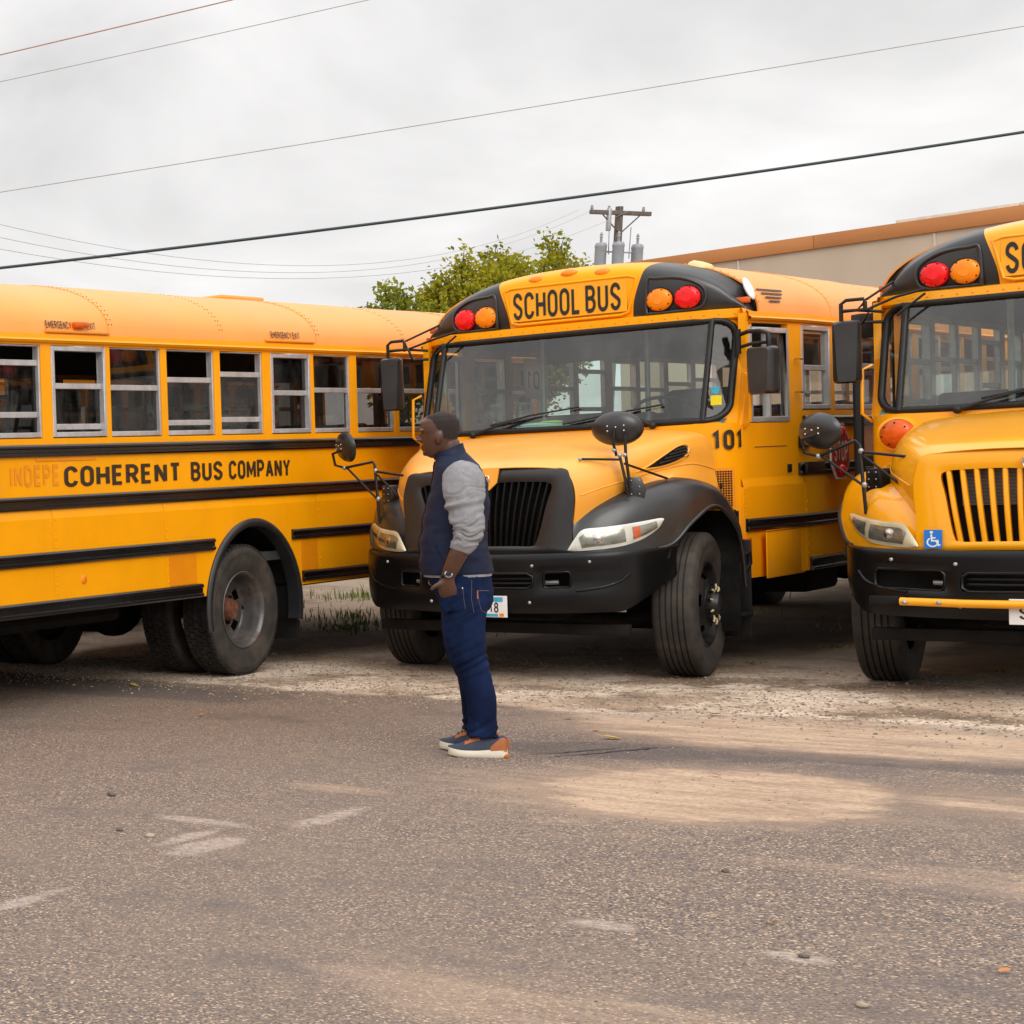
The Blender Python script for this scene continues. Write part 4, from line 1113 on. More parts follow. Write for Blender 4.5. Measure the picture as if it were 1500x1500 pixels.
    MB().grid(rows).build('windscreen_surround', Y, root, smooth=50)
    MB().tube([S(x, t, .006) for x, t in dense], .024, 8, closed=True).build('screen_gasket', M['black_trim'], root, smooth=60)
    for sx in (1, -1):
        MB().tube([S(sx * .958, t, .008) for t in (-.03, .3, .6, 1.0)], .021, 8).build('screen_divider', M['black_trim'], root, smooth=60)
        rows = [[S(sx * lerp(.958, 1.085, j / 4), t) for j in range(5)] for t in (-.02, .25, .5, .75, 1.0)]
        MB().grid(rows).build('corner_pane', M['glass_side'], root, smooth=60)
        # A-pillar filler between the screen surround and the side
        rows = []
        for z in (1.78, 2.0, 2.2, 2.4, 2.6):
            t = (z - 1.845) / .715; p = S(sx * 1.13, t, -.004)
            rows.append([p, (sx * 1.150, lerp(p[1], .77, .4), z), (sx * hw(.77), .77, z)])
        MB().grid(rows).build('front_pillar', Y, root, smooth=50, solid=.004)
    rows = [[S(lerp(-.956, .956, j / 24), t) for j in range(25)] for t in [k / 8 for k in range(9)]]
    MB().grid(rows).build('windscreen', M['glass_front'], root, smooth=70)
    # cowl: front face under the screen, rounded into the sides
    plan = [(0, .425), (.5, .425), (.93, .43), (1.02, .455), (1.08, .50), (1.125, .57), (1.15, .66), (hw(.765), .765)]
    pl = [(-x, y) for x, y in plan[::-1]] + plan[1:]
    rows = [[(x, y + (.0 if z < 1.7 else (z - 1.7) * .1), z) for x, y in pl] for z in (1.17, 1.3, 1.5, 1.65, 1.80)]
    rows.append([(x * .985, y + .06, 1.815) for x, y in pl])
    cw = MB().grid(rows)
    for sx in (1, -1):
        pe = [(1.125, .57), (1.15, .66), (hw(.765), .765)]
        cw.grid([[(sx * x, y, z) for x, y in pe] for z in (.68, 1.0, 1.17)])
    cw.build('cowl', Y, root, smooth=45)
    for sx in (1, -1):
        MB().box(*sorted((sx * .45, sx * 1.19)), .405, .420, .30, 1.165).build('splash_panel', M['dark'], root, smooth=0)
        MB().add([(sx * 1.085, .845, 2.634), (sx * 1.168, 1.02, 2.60), (sx * 1.172, 1.03, 2.56), (sx * 1.155, .76, 2.56), (sx * 1.13, .765, 2.640)], [(0, 4, 3, 2, 1)]).build('corner_cap', Y, root, smooth=0)
    if cfg.get('number'):
        # number on the rounded corner of the cowl
        seg = [(1.0, .445), (1.03, .462), (1.06, .483), (1.085, .508), (1.11, .545), (1.13, .59), (1.145, .64)]
        L = [0.0]
        for a, b in zip(seg[:-1], seg[1:]): L.append(L[-1] + math.hypot(b[0] - a[0], b[1] - a[1]))
        def on_corner(u, v, l):
            s_ = max(0, min(L[-1] - 1e-6, u + .02))
            for i in range(len(L) - 1):
                if s_ <= L[i + 1]:
                    f = (s_ - L[i]) / (L[i + 1] - L[i]); a, b = seg[i], seg[i + 1]; break
            n = Vector((b[1] - a[1], -(b[0] - a[0]))).normalized()
            return (lerp(a[0], b[0], f) + n.x * (.012 + l), lerp(a[1], b[1], f) + n.y * (.012 + l), 1.607 + v)
        put_letters('bus_number', cfg['number'], .145, .225, on_corner, M['black_letter'], root, weight=.20, gap=.20, aspect=1.0)
        # intake grille on the cowl
        gl = MB()
        for iz in range(15):
            for ix in range(7):
                x = 1.035 + ix * .0135; z = 1.20 + iz * .0175
                yy = .448 + (.0 if x < 1.02 else (x - 1.02) * .72) - .012
                gl.box(x, x + .008, yy, yy + .02, z, z + .010)
        o = gl.build('vent_hole', M['dark'], root, smooth=0, weld=False); tag(o, kind='stuff')
        MB().box(1.025, 1.135, -.0, .004, 1.185, 1.475, mat=Matrix.Translation((0, .0, 0)) @ Matrix(((1, 0, 0, 0), (.72, 1, 0, -.293), (0, 0, 1, 0), (0, 0, 0, 1)))).build('vent_plate', M['orange_patch'], root, smooth=0)
        MB().box(-.009, .009, -.01, 0, -.02, .02).build('fender_latch', M['black_trim'], root, bevel=.004).location = (1.09, .40, 1.35)
    # dashboard, steering wheel, driver's seat
    rows = [[(x, y + .03 * x * x, z) for x in [lerp(-1.08, 1.08, k / 12) for k in range(13)]] for (y, z) in ((.47, 1.80), (.55, 1.84), (.80, 1.83), (.88, 1.77), (.90, 1.3), (.86, .95))]
    MB().grid(rows).build('dashboard', M['dash'], root, smooth=50)
    sw = MB(); c = Vector((.55, 1.03, 1.90)); tl = Matrix.Rotation(R(-35), 3, 'X')
    sw.tube([c + tl @ Vector((.22 * math.cos(2 * math.pi * k / 28), .22 * math.sin(2 * math.pi * k / 28), 0)) for k in range(28)], .014, 8, closed=True)
    for k in range(3): sw.tube([c + tl @ Vector((0, 0, -.03)), c + tl @ Vector((.21 * math.cos(2.1 * k + .5), .21 * math.sin(2.1 * k + .5), 0))], .012, 6)
    sw.tube([c + tl @ Vector((0, 0, -.02)), (.55, .86, 1.66)], .03, 8)
    sw.build('steering_wheel', M['black_trim'], root, smooth=60, weld=False)
    ds = MB(); ds.box(.30, .80, 1.25, 1.72, 1.30, 1.45); ds.box(.32, .78, 1.64, 1.78, 1.40, 2.10); ds.box(.42, .68, 1.25, 1.6, ZF, 1.30)
    ds.build('driver_seat', M['seat'], root, bevel=.04, smooth=60)
    MB().tube([(-.55, 1.55, ZF), (-.55, 1.55, 2.9)], .02, 8).tube([(.12, 1.85, ZF), (.12, 1.85, 2.95)], .02, 8).tube([(-.55, 1.55, 1.75), (-1.1, 1.55, 1.75)], .018, 8).build('stanchion', M['alu'], root)
    mi = MB(); mi.box(-.30, .30, -.012, .012, -.08, .08); o = mi.build('interior_mirror', M['black_trim'], root, bevel=.01); o.location = (.05, .86, 2.42); o.rotation_euler = (R(18), 0, 0)
    # wipers
    for (x0, x1, t1) in ((-.62, -.20, .13), (.66, .40, .10)):
        mb = MB(); a = S(x0, -.05, .05); b = S(lerp(x0, x1, .5), .05, .055); c_ = S(x1, t1, .04)
        mb.tube([a, b, c_], [.016, .010, .007], 6)
        d0, d1 = S(x1 - .36 if x1 > 0 else x1 - .30, t1 - .085, .028), S(x1 + .30 if x1 > 0 else x1 + .34, t1 + .06, .028)
        mb.tube([d0, c_, d1], .0075, 5); mb.ell(a, (.028, .03, .028), 10, 6)
        mb.build('wiper', M['black_trim'], root, smooth=60, weld=False)

SEAM = [(.574, -.82, 1.122), (.669, -.70, 1.238), (.785, -.50, 1.344), (.87, -.30, 1.398), (.93, -.15, 1.42), (.965, -.05, 1.427), (1.017, .20, 1.384), (1.06, .36, 1.30), (1.08, .425, 1.25)]
FENDER = [
 [SEAM[0], (.580, -.84, 1.06), (.586, -.855, 1.00), (.590, -.865, .925)],
 [SEAM[1], (.715, -.735, 1.19), (.745, -.765, 1.08), (.755, -.79, .925)],
 [SEAM[2], (.865, -.545, 1.30), (.905, -.585, 1.17), (.925, -.60, .935)],
 [SEAM[3], (.975, -.335, 1.36), (1.025, -.385, 1.23), (1.045, -.42, .965)],
 [SEAM[4], (1.03, -.175, 1.395), (1.095, -.215, 1.29), (1.12, -.26, 1.11)],
 [SEAM[5], (1.06, -.02, 1.405), (1.135, .0, 1.33), (1.165, .0, 1.215)],
 [SEAM[6], (1.105, .20, 1.355), (1.17, .205, 1.27), (1.195, .215, 1.13)],
 [SEAM[7], (1.135, .35, 1.26), (1.195, .36, 1.12), (1.215, .37, .95)],
 [SEAM[8], (1.15, .425, 1.18), (1.205, .425, 1.00), (1.222, .425, .62)]]
HOOD = [
 [SEAM[0], (.598, -.83, 1.315), (.575, -.835, 1.45), (.505, -.84, 1.522), (.26, -.865, 1.545), (0, -.875, 1.545)],
 [SEAM[1], (.70, -.68, 1.372), (.672, -.68, 1.50), (.575, -.70, 1.572), (.29, -.725, 1.60), (0, -.735, 1.602)],
 [SEAM[2], (.79, -.50, 1.415), (.765, -.485, 1.548), (.655, -.48, 1.628), (.32, -.49, 1.655), (0, -.495, 1.66)],
 [SEAM[3], (.857, -.265, 1.462), (.84, -.26, 1.592), (.725, -.27, 1.672), (.35, -.28, 1.70), (0, -.28, 1.705)],
 [SEAM[4], (.905, -.10, 1.487), (.885, -.10, 1.622), (.775, -.10, 1.700), (.38, -.12, 1.73), (0, -.12, 1.735)],
 [SEAM[5], (.94, .05, 1.505), (.925, .05, 1.645), (.82, .05, 1.722), (.40, .03, 1.752), (0, .03, 1.757)],
 [SEAM[6], (.99, .20, 1.512), (.972, .20, 1.665), (.87, .20, 1.742), (.43, .20, 1.772), (0, .20, 1.777)],
 [SEAM[7], (1.03, .36, 1.48), (1.008, .36, 1.668), (.905, .36, 1.752), (.45, .36, 1.785), (0, .36, 1.79)],
 [SEAM[8], (1.045, .425, 1.46), (1.018, .425, 1.655), (.91, .425, 1.742), (.45, .425, 1.775), (0, .425, 1.78)]]
FG = surf(FENDER, 6, 6); HG = surf(HOOD, 6, 6)
def sample(G, a, b):
    """a along the length 0..1, b across 0..1 -> point, outward normal (X positive side)"""
    nr, nc = len(G) - 1, len(G[0]) - 1
    def P(a, b):
        a = max(0, min(1, a)) * nr; b = max(0, min(1, b)) * nc
        i, j = min(int(a), nr - 1), min(int(b), nc - 1); fa, fb = a - i, b - j
        q = [Vector(G[i][j]), Vector(G[i][j + 1]), Vector(G[i + 1][j]), Vector(G[i + 1][j + 1])]
        return q[0].lerp(q[1], fb).lerp(q[2].lerp(q[3], fb), fa)
    p = P(a, b); n = (P(a + .02, b) - P(a - .02, b)).cross(P(a, b + .02) - P(a, b - .02)).normalized()
    if n.x + n.z * .5 - n.y * .5 < 0: n = -n
    return p, n
def mir(rows, sx): return [[(sx * x, y, z) for x, y, z in r] for r in rows]

from mathutils.bvhtree import BVHTree
def front_end(root, cfg):
    YF = M[cfg.get('paint_hood', 'yellow')]; FM = M[cfg.get('fender', 'black_plastic')]
    HG = globals()['HG']
    if cfg.get('hood_in'):                   # a narrower rear of the hood
        hd_ = []
        for i, r in enumerate(HOOD):
            t = max(0, min(1, (i - 1.5) / 5)) * cfg['hood_in']
            hd_.append([(x * (1 - t * (0 if j == 0 else (.6 if j == 1 else 1))), y, z) for j, (x, y, z) in enumerate(r)])
        HG = surf(hd_, 6, 6)
    # hood: both halves welded into one sheet
    mb = MB(); mb.grid(mir(HG, 1)); mb.grid(mir(HG, -1), flip=True)
    mb.build('hood', YF, root, smooth=60, solid=.006)
    for sx in (1, -1):
        MB().grid(mir(FG, sx), flip=sx < 0).build('fender', FM, root, smooth=60, solid=.008)
        cre = [sample(HG, k / 30, .205) for k in range(1, 30)]
        MB().tube([(sx * p.x, p.y, p.z) for p, n in cre], .0055, 6).build('hood_crease', YF, root, smooth=60)
        # wheel-arch lip, well and splash flap
        lip = [(sx * x, y, z) for x, y, z in [FG[i][-1] for i in range(15, len(FG))]]
        MB().tube(lip, .014, 8).build('arch_lip', FM if cfg.get('fender', 'black_plastic') == 'black_plastic' else M['black_trim'], root, smooth=60)
        rows = []
        for k in range(19):
            a = R(lerp(28, 165, k / 18)); rows.append([(sx * x, .04 - .58 * math.cos(a), .60 + .58 * math.sin(a)) for x in (.50, 1.05)])
        MB().grid(rows).build('wheel_well', M['dark'], root, smooth=60)
        MB().box(*sorted((sx * .50, sx * .54)), -.62, .6, .5, 1.2).build('inner_liner', M['dark'], root, smooth=0)
        MB().box(*sorted((sx * .78, sx * 1.20)), .60, .62, .24, .95).build('mud_flap', M['black_trim'], root, bevel=.01)
        st = MB(); st.box(*sorted((sx * 1.06, sx * 1.21)), .42, .60, .40, .425); st.box(*sorted((sx * 1.06, sx * 1.085)), .44, .47, .42, .75); st.build('step_bracket', M['dark'], root, bevel=.004)
        # air scoop on the flank of the hood
        if cfg.get('scoop', True):
            c0, c1 = [], []
            outl = [(.34, .268), (.43, .315), (.53, .355), (.62, .388), (.69, .395), (.715, .355), (.69, .300), (.60, .255), (.45, .243)]
            loop = spline(outl + [outl[0]], 4)[:-1]
            cen = (sum(a for a, b in outl) / 9, sum(b for a, b in outl) / 9)
            def on(a, b, l): p, n = sample(HG, a, b); q = p + n * l; return (sx * q.x, q.y, q.z)
            rows = []
            for (k, l) in ((1.16, .001), (1.06, .014), (.98, .014), (.93, .004)):
                r_ = [on(cen[0] + (a - cen[0]) * k, cen[1] + (b - cen[1]) * k, l) for a, b in loop]; rows.append(r_ + [r_[0]])
            sc = MB().grid(rows).build('air_scoop', YF, root, smooth=50)
            r_ = [on(cen[0] + (a - cen[0]) * .94, cen[1] + (b - cen[1]) * .94, .003) for a, b in loop]
            MB().add(r_ + [on(cen[0], cen[1], .003)], [(i, (i + 1) % len(r_), len(r_)) for i in range(len(r_))]).build('scoop_recess', M['dark'], sc, smooth=0)
            for k in range(4):
                b = .280 + k * .027; a0, a1 = (.45 + k * .045, .70)
                pts = [on(lerp(a0, a1, t), b + .006 * t, .008) for t in (0, .25, .5, .75, 1)]
                MB().tube(pts, .0055, 6).build('scoop_slat', M['black_plastic'], sc, smooth=60)
        # headlamp: moulded shell with bezel, lens, reflector bowls
        top = [(.560, -.885, .955), (.60, -.868, 1.03), (.645, -.842, 1.092), (.74, -.770, 1.104), (.84, -.685, 1.118), (.92, -.575, 1.135), (.972, -.478, 1.150), (.99, -.445, 1.150)]
        bot = [(.560, -.885, .945), (.62, -.872, .944), (.69, -.835, .948), (.77, -.775, .956), (.86, -.690, .976), (.925, -.585, 1.015), (.978, -.480, 1.085), (.992, -.44, 1.138)]
        T, B = spline(top, 5), spline(bot, 5); n = len(T)
        fb = BVHTree.FromPolygons([Vector(p) for r in FG for p in r], [(i * len(FG[0]) + j, i * len(FG[0]) + j + 1, (i + 1) * len(FG[0]) + j + 1, (i + 1) * len(FG[0]) + j) for i in range(len(FG) - 1) for j in range(len(FG[0]) - 1)])
        def HL(i, f, d):
            a, b = Vector(T[i]), Vector(B[i]); p = a.lerp(b, f)
            t = (Vector(T[min(i + 1, n - 1)]) - Vector(T[max(i - 1, 0)])); t.z = 0; t.normalize(); nn = Vector((t.y, -t.x, 0))
            h = fb.ray_cast(p + nn * .3, -nn)
            if h[0] is not None and (h[0] - p).dot(nn) > -.004: p = h[0] + nn * .004
            p = p + nn * (d + .010 * math.sin(math.pi * f)); return (sx * p.x, p.y, p.z)
        bz = M[cfg.get('bezel', 'hl_bezel')] if sx > 0 else M[cfg.get('bezel_r', 'hl_bezel')]
        rows = [[HL(i, f, .002) for i in range(n)] for f in (0, .08, .16, .5, .84, .92, 1)]
        hl = MB().grid(rows).build('headlamp', bz, root, smooth=60)
        rows = [[HL(i, f, -.03) for i in range(n)] for f in (-.02, 1.02)]
        # main bowl, indicator bowl, then the clear cover
        for (i0, i1, f0, f1, m, nm) in ((7, 20, .20, .84, 'reflector', 'lamp_bowl'), (22, 29, .20, .82, 'reflector', 'indicator_bowl')):
            rr_ = []
            for f in [lerp(f0, f1, k / 5) for k in range(6)]:
                a_ = i0 + (0 if nm != 'lamp_bowl' else 0); rr_.append([HL(i, f, .004) for i in range(i0, i1 + 1)])
            MB().grid(rr_).build(nm, M[m], hl, smooth=60)
        if sx > 0: rr_ = [[HL(i, f, .0055) for i in range(22, 25)] for f in (.22, .5, .80)]
        if sx > 0: MB().grid(rr_).build('amber_reflector', M['orange_lens'], hl, smooth=60)
        p = HL(13, .5, .006); bo = MB(); bo.lathe([(0, -.012), (.022, -.010), (.03, .0), (.04, .002)], 18, 'Y'); o = bo.build('bulb', M['chrome'], hl, smooth=60); o.location = p; o.rotation_euler = (0, 0, sx * .5)
        rr_ = [[HL(i, f, .014) for i in range(2, n - 2)] for f in (.06, .3, .5, .7, .94)]
        MB().grid(rr_).build('lamp_cover', M['glass_clear'], hl, smooth=60)
    # grille shell, slats, radiator
    def gy(z): return -.878 + (z - .93) * .055
    GT, GB = cfg.get('grille', ((.455, 1.43, 1.385), (.352, .98)))
    xt, zt, ztc = GT; xb, zb = GB
    def inner(k):                            # perimeter of the opening, k 0..47
        pts = [(0, zt + .0), (.15, zt + .01), (.33, zt + .008), (xt - .03, zt), (xt, zt - .035), (lerp(xt, xb, .35), lerp(zt, zb, .35)), (lerp(xt, xb, .7), lerp(zt, zb, .7)), (xb, zb + .03), (xb - .03, zb), (.2, zb), (0, zb)]
        return pts
    outp = [(0, 1.535), (.17, 1.537), (.37, 1.535), (.525, 1.525), (.567, 1.47), (.592, 1.33), (.577, 1.13), (.583, .98), (.585, .925), (.25, .925), (0, .925)]
    inp = inner(0)
    SH = M[cfg.get('shell', 'black_plastic')]
    half = []
    for f, d in ((0, .03), (0, -.012), (.25, -.020), (.75, -.016), (1, -.004), (1, .03)):
        half.append([(lerp(a[0], b[0], f), gy(lerp(a[1], b[1], f)) + d + .05 * lerp(a[0], b[0], f) ** 2, lerp(a[1], b[1], f)) for a, b in zip(inp, outp)])
    sr = [spline(r, 4) for r in half]
    full = [[(-x, y, z) for x, y, z in r[::-1]] + r[1:] for r in sr]
    sh = MB().grid(full).build('grille_shell', SH, root, smooth=45)
    if cfg.get('nose', True):
        nose = [(-.115, 1.54), (.115, 1.54), (.10, 1.44), (.05, 1.385), (0, 1.372), (-.05, 1.385), (-.10, 1.44)]
        MB().add([(x, gy(z) - .026 - (.006 if abs(x) < .06 else 0), z) for x, z in nose], [tuple(range(7))]).build('hood_nose', YF, root, smooth=40, solid=.012)
    em = [(.0, 1.40), (.035, 1.42), (.048, 1.455), (.046, 1.488), (-.046, 1.488), (-.048, 1.455), (-.035, 1.42)]
    MB().tube([(x, gy(z) - .042, z) for x, z in em], .006, 6, closed=True).build('emblem', M['chrome'], root, smooth=60)
    MB().tube([(-.025, gy(1.47) - .042, 1.475), (0, gy(1.44) - .042, 1.43), (.025, gy(1.47) - .042, 1.475)], .006, 6).build('emblem_bar', M['red_sign'], root, smooth=60)
    ns = cfg.get('slats', 19); SM = M[cfg.get('slat', 'black_bumper')]
    for k in range(ns):
        f = lerp(-1, 1, (k + .5) / ns); mb = MB(); rows = []
        for q in range(7):
            z = lerp(zb - .005, zt + .012, q / 6); x = f * lerp(xb, xt, q / 6); y = gy(z) - .006 + .05 * x * x - .018 * math.sin(math.pi * q / 6)
            w_ = cfg.get('slat_w', .0085)
            rows.append([(x - w_, y + .035, z), (x - w_, y + .004, z), (x - w_ * .5, y - .003, z), (x + w_ * .5, y - .003, z), (x + w_, y + .004, z), (x + w_, y + .035, z)])
        mb.grid(rows).build('grille_slat', SM, root, smooth=40)
    MB().box(-.50, .50, -.77, -.75, .94, 1.46).build('radiator_shroud', M['dark'], root, smooth=0)
    if cfg.get('radiator'):
        rd = MB()
        for k in range(26): rd.box(-.36, .40, -.785, -.772, 1.20 + k * .0085, 1.204 + k * .0085)
        o = rd.build('radiator_fin', M['radiator'], root, smooth=0, weld=False); tag(o, kind='stuff')
    # bumper: swept sheet with openings
    plan = spline([(0, -1.0), (.20, -.995), (.42, -.972), (.64, -.915), (.80, -.835), (.91, -.735), (.982, -.62), (1.03, -.49), (1.055, -.36)], 10)
    PX = [p[0] for p in plan]
    def by(x):
        q = min(abs(x), 1.054)
        for (a, c) in zip(plan[:-1], plan[1:]):
            if q <= c[0]: return lerp(a[1], c[1], (q - a[0]) / max(1e-6, c[0] - a[0]))
        return plan[-1][1]
    holes = cfg.get('holes', [(.425, .585, .685, .795), (0, .36, .685, .79)])
    hx = sorted(set(round(v, 4) for h in holes for v in h[:2] if v > 0)); hz = sorted(set(round(v, 4) for h in holes for v in h[2:]))
    half_ = [p for p in plan if all(abs(p[0] - v) > .012 for v in hx)] + [(v, by(v)) for v in hx]
    half_.sort(key=lambda p: (p[0], p[1]))
    SEC = [(-x, y) for x, y in half_[::-1]] + half_[1:]
    ZS = sorted(set([.505, .515, .54, .58, .62, .655, .735, .82, .85, .88, .90, .915, .925] + hz))
    def bz_(x, z):
        q = abs(x); k = (z - .505) / .42
        lo = .505 + .02 * (q / 1.055) ** 2 + (0 if q < .84 else 2.6 * (q - .84) ** 1.6); hi = .925 + .028 * (q / 1.055) ** 2
        return lerp(lo, hi, k)
    def bd(x, z): # relief of the face: rolled top edge, tucked lower lip, pressed-in channel
        d = 0.0
        if z > .89: d += (z - .89) ** 2 * 16
        if z < .56: d += (.56 - z) * .35
        q = abs(x)
        if .66 <= z <= .81 and .36 < q < .90: d += .014 * min(1, (q - .36) / .05, (.90 - q) / .25)
        return d
    def hole(x, z):
        return any((a < abs(x) < b_ and c < z < d) for a, b_, c, d in holes)
    vs, fs = [], []; W_ = len(SEC)
    for z in ZS:
        for x, y in SEC: vs.append((x, y + bd(x, z), bz_(x, z)))
    for i in range(len(ZS) - 1):
        for j in range(W_ - 1):
            if hole((SEC[j][0] + SEC[j + 1][0]) / 2, (ZS[i] + ZS[i + 1]) / 2): continue
            fs.append((i * W_ + j, i * W_ + j + 1, (i + 1) * W_ + j + 1, (i + 1) * W_ + j))
    bp = MB().add(vs, fs)
    bp.grid([[(x * (1 - d * .12), y + bd(x, .925) + d, bz_(x, .925) - .05 * d) for x, y in SEC] for d in (0, .012, .07)])
    bp.build('bumper', M['black_bumper'], root, smooth=40, solid=.010)
    for (a_, b_, c, d) in holes:                # rims round the openings, ribs inside the middle one
        for sx in ((1, -1) if a_ > 0 else (0,)):
            x0, x1 = (a_, b_) if sx else (-b_, b_)
            lp = [(lerp(x0, x1, t), c) for t in (.05, .5, .95)] + [(x1, lerp(c, d, t)) for t in (.2, .8)] + [(lerp(x1, x0, t), d) for t in (.05, .5, .95)] + [(x0, lerp(d, c, t)) for t in (.2, .8)]
            q = []
            for m_ in range(len(lp)):
                p0, p1 = lp[m_], lp[(m_ + 1) % len(lp)]
                q += [(lerp(p0[0], p1[0], t), lerp(p0[1], p1[1], t)) for t in (0, .5)]
            MB().tube([((sx or 1) * x, by(x) + bd(x, z) + .004, bz_(x, z)) for x, z in q], .010, 6, closed=True).build('opening_rim', M['black_bumper'], root, smooth=60)
            if not sx:
                for z in (.715, .75): MB().tube([(x, by(x) + .045, bz_(x, z)) for x in [lerp(x0 + .01, x1 - .01, t / 10) for t in range(11)]], .010, 6).build('bumper_rib', M['black_bumper'], root, smooth=60)
    MB().box(-.80, .80, -.78, -.76, .54, .90).build('bumper_backing', M['dark'], root, smooth=0)
    for sx in (1, -1):
        MB().tube([(sx * .36, -.90, .72), (sx * .49, -.87, .725)], .016, 8).build('tow_hook', M['steel'], root, smooth=60)
        for (x, z) in ((.36, .84), (.70, .865), (.34, .58)):
            MB().ell((sx * x, by(x) + bd(x, z) - .002, z + .005), (.012, .008, .012), 8, 5).build('bumper_bolt', M['steel'], root, smooth=60)
        gro = [(sx * x, by(x) - .001, z) for x, z in ((.62, .668), (.70, .678), (.79, .70), (.86, .735), (.905, .79))]
        MB().tube(spline(gro, 4), .009, 6).build('bumper_ridge', M['black_bumper'], root, smooth=60)
    MB().box(-.86, .86, -.70, -.62, .34, .42).build('front_crossmember', M['dark'], root, bevel=.01)
    # number plate
    px, pz = cfg.get('plate_pos', (.048, .555))
    pr = empty('license_plate', (px, -1.012, pz)); pr.parent = root
    MB().box(-.153, .153, -.003, .003, -.077, .077).build('plate_blank', M['white'], pr, bevel=.002, seg=1)
    if cfg.get('plate_band', True): MB().add([(-.147, -.0042, .035), (.125, -.0042, .035), (.125, -.0042, .068), (-.147, -.0042, .068)], [(0, 1, 2, 3)]).build('plate_band', M['plate_blue'], pr, smooth=0)
    if cfg.get('plate_band', True): MB().add([(-.147, -.0042, -.072), (.090, -.0042, -.072), (.090, -.0042, -.052), (-.147, -.0042, -.047)], [(0, 1, 2, 3)]).build('plate_band', M['plate_blue'], pr, smooth=0)
    if cfg.get('plate'): 
        V, F, w = letters(cfg['plate'], .076, .15, .22, .78); k = cfg.get('plate_w', .24) / w
        lx = cfg.get('plate_x', -.12)
        MB().add([(lx + a * k, -.0046 - c * .0003, -.044 + b) for a, b, c in V], F).build('plate_lettering', M['black_letter'], pr, smooth=0, weld=False, recalc=False)
    if cfg.get('plate_band', True): MB().add([(.10, -.0044, -.071), (.13, -.0044, -.071), (.13, -.0044, -.048), (.10, -.0044, -.048)], [(0, 1, 2, 3)]).build('plate_sticker', M['amber_lens'], pr, smooth=0)
    # crossview mirrors on bracketed arms
    for sx in (1, -1):
        mc, yaw = cfg['cross'][0 if sx > 0 else 1]
        mc = Vector(mc)
        t = empty('crossview_mirror', (0, 0, 0)); t.parent = root
        hd = MB(); hd.lathe([(0, .055), (.06, .052), (.115, .038), (.145, .016), (.158, -.006), (.160, -.016), (.152, -.020), (0, -.022)], 36, 'Y')
        for i, v in enumerate(hd.v): hd.v[i] = (v[0], -v[1], v[2] * .77)
        o = hd.build('mirror_head', M['black_plastic'], t, smooth=45); o.location = mc; o.rotation_euler = (R(8), 0, yaw)
        if True:
            lens = MB().lathe([(0, .023), (.08, .0225), (.148, .0205)], 30, 'Y'); 
            for i, v in enumerate(lens.v): lens.v[i] = (v[0], v[1] , v[2] * .77)
            lo = lens.build('mirror_lens', M['chrome'], t, smooth=60); lo.location = mc; lo.rotation_euler = (R(8), 0, yaw)
        sc = MB()
        for (a, b_) in ((-.05, .02), (.05, .02), (-.05, -.015), (.05, -.015), (0, .01)):
            q = Matrix.Rotation(yaw, 3, 'Z') @ Vector((a, -.056, b_)); sc.ell(mc + q, (.007, .007, .007), 6, 4)
        s_ = sc.build('mirror_screw', M['chrome'], t, smooth=60); tag(s_, kind='stuff')
        A = MB(); st_ = MB()
        bk = Vector((sx * .845, -.585, 1.28))
        if sx > 0:
            piv = Vector((.80, -.60, 1.60))
            A.tube([mc + Vector((0, -.055, 0)), mc + Vector((.0, -.075, -.10)), mc + Vector((.01, -.05, -.19)), piv, (bk.x, bk.y, bk.z + .05)], .0095, 8)
            A.tube([piv + Vector((.03, .02, .14)), piv + Vector((.035, .01, 0)), (bk.x + .015, bk.y, bk.z + .05)], .010, 8)
            p1, _ = sample(HG, .30, .62); A.tube([piv + Vector((0, 0, -.03)), (.585, -.70, 1.585)], .0085, 8)
            p2, _ = sample(FG, .47, .12); A.tube([piv + Vector((.03, 0, -.06)), p2 + Vector((0, 0, .01))], .0085, 8)
            for p in (piv, piv + Vector((.03, .01, .0)), mc + Vector((0, -.06, -.15))): st_.ell(p, (.016, .016, .018), 8, 6)
            st_.ell((.585, -.70, 1.585), (.014, .014, .014), 8, 6)
        else:
            px_ = Vector((-.925, -.60, 1.60))
            A.tube([mc + Vector((0.0, -.05, -.02)), mc + Vector((-.085, -.045, -.05)), mc + Vector((-.075, -.03, -.14)), mc + Vector((.0, -.03, -.165)), (-.95, -.57, 1.63), (-.925, -.59, 1.60), (-.895, -.60, 1.15)], .0105, 8)
            A.tube([mc + Vector((.02, -.03, -.165)), (-.90, -.60, 1.33)], .0085, 8)
            A.tube([(-.915, -.60, 1.555), (-.60, -.69, 1.505)], .0095, 8)
            A.tube([(-.905, -.60, 1.53), (-.69, -.66, 1.33)], .0085, 8)
            for p in ((-.915, -.60, 1.56), (-.90, -.60, 1.34), tuple(mc + Vector((0, -.03, -.165)))): st_.ell(p, (.016, .016, .02), 8, 6)
        A.build('mirror_arm', M['black_trim'], t, smooth=60, weld=False); tag(st_.build('arm_clamp', M['steel'], t, smooth=60, weld=False), kind='stuff')
        # bracket moulded to the fender
        q, nn = sample(FG, .27, .22)
        bkm = MB()
        bx = [(-.045, -.10), (.05, -.10), (.055, -.02), (.05, .085), (-.03, .085), (-.06, .0)]
        T_ = Vector((sx * q.x, q.y, q.z + .02)); nx = Vector((sx * nn.x, nn.y, nn.z))
        nx = Vector((sx * .42, -.90, .1)).normalized(); ux = Vector((0, 0, 1)).cross(nx).normalized() * -1; uz = Vector((0, 0, 1))
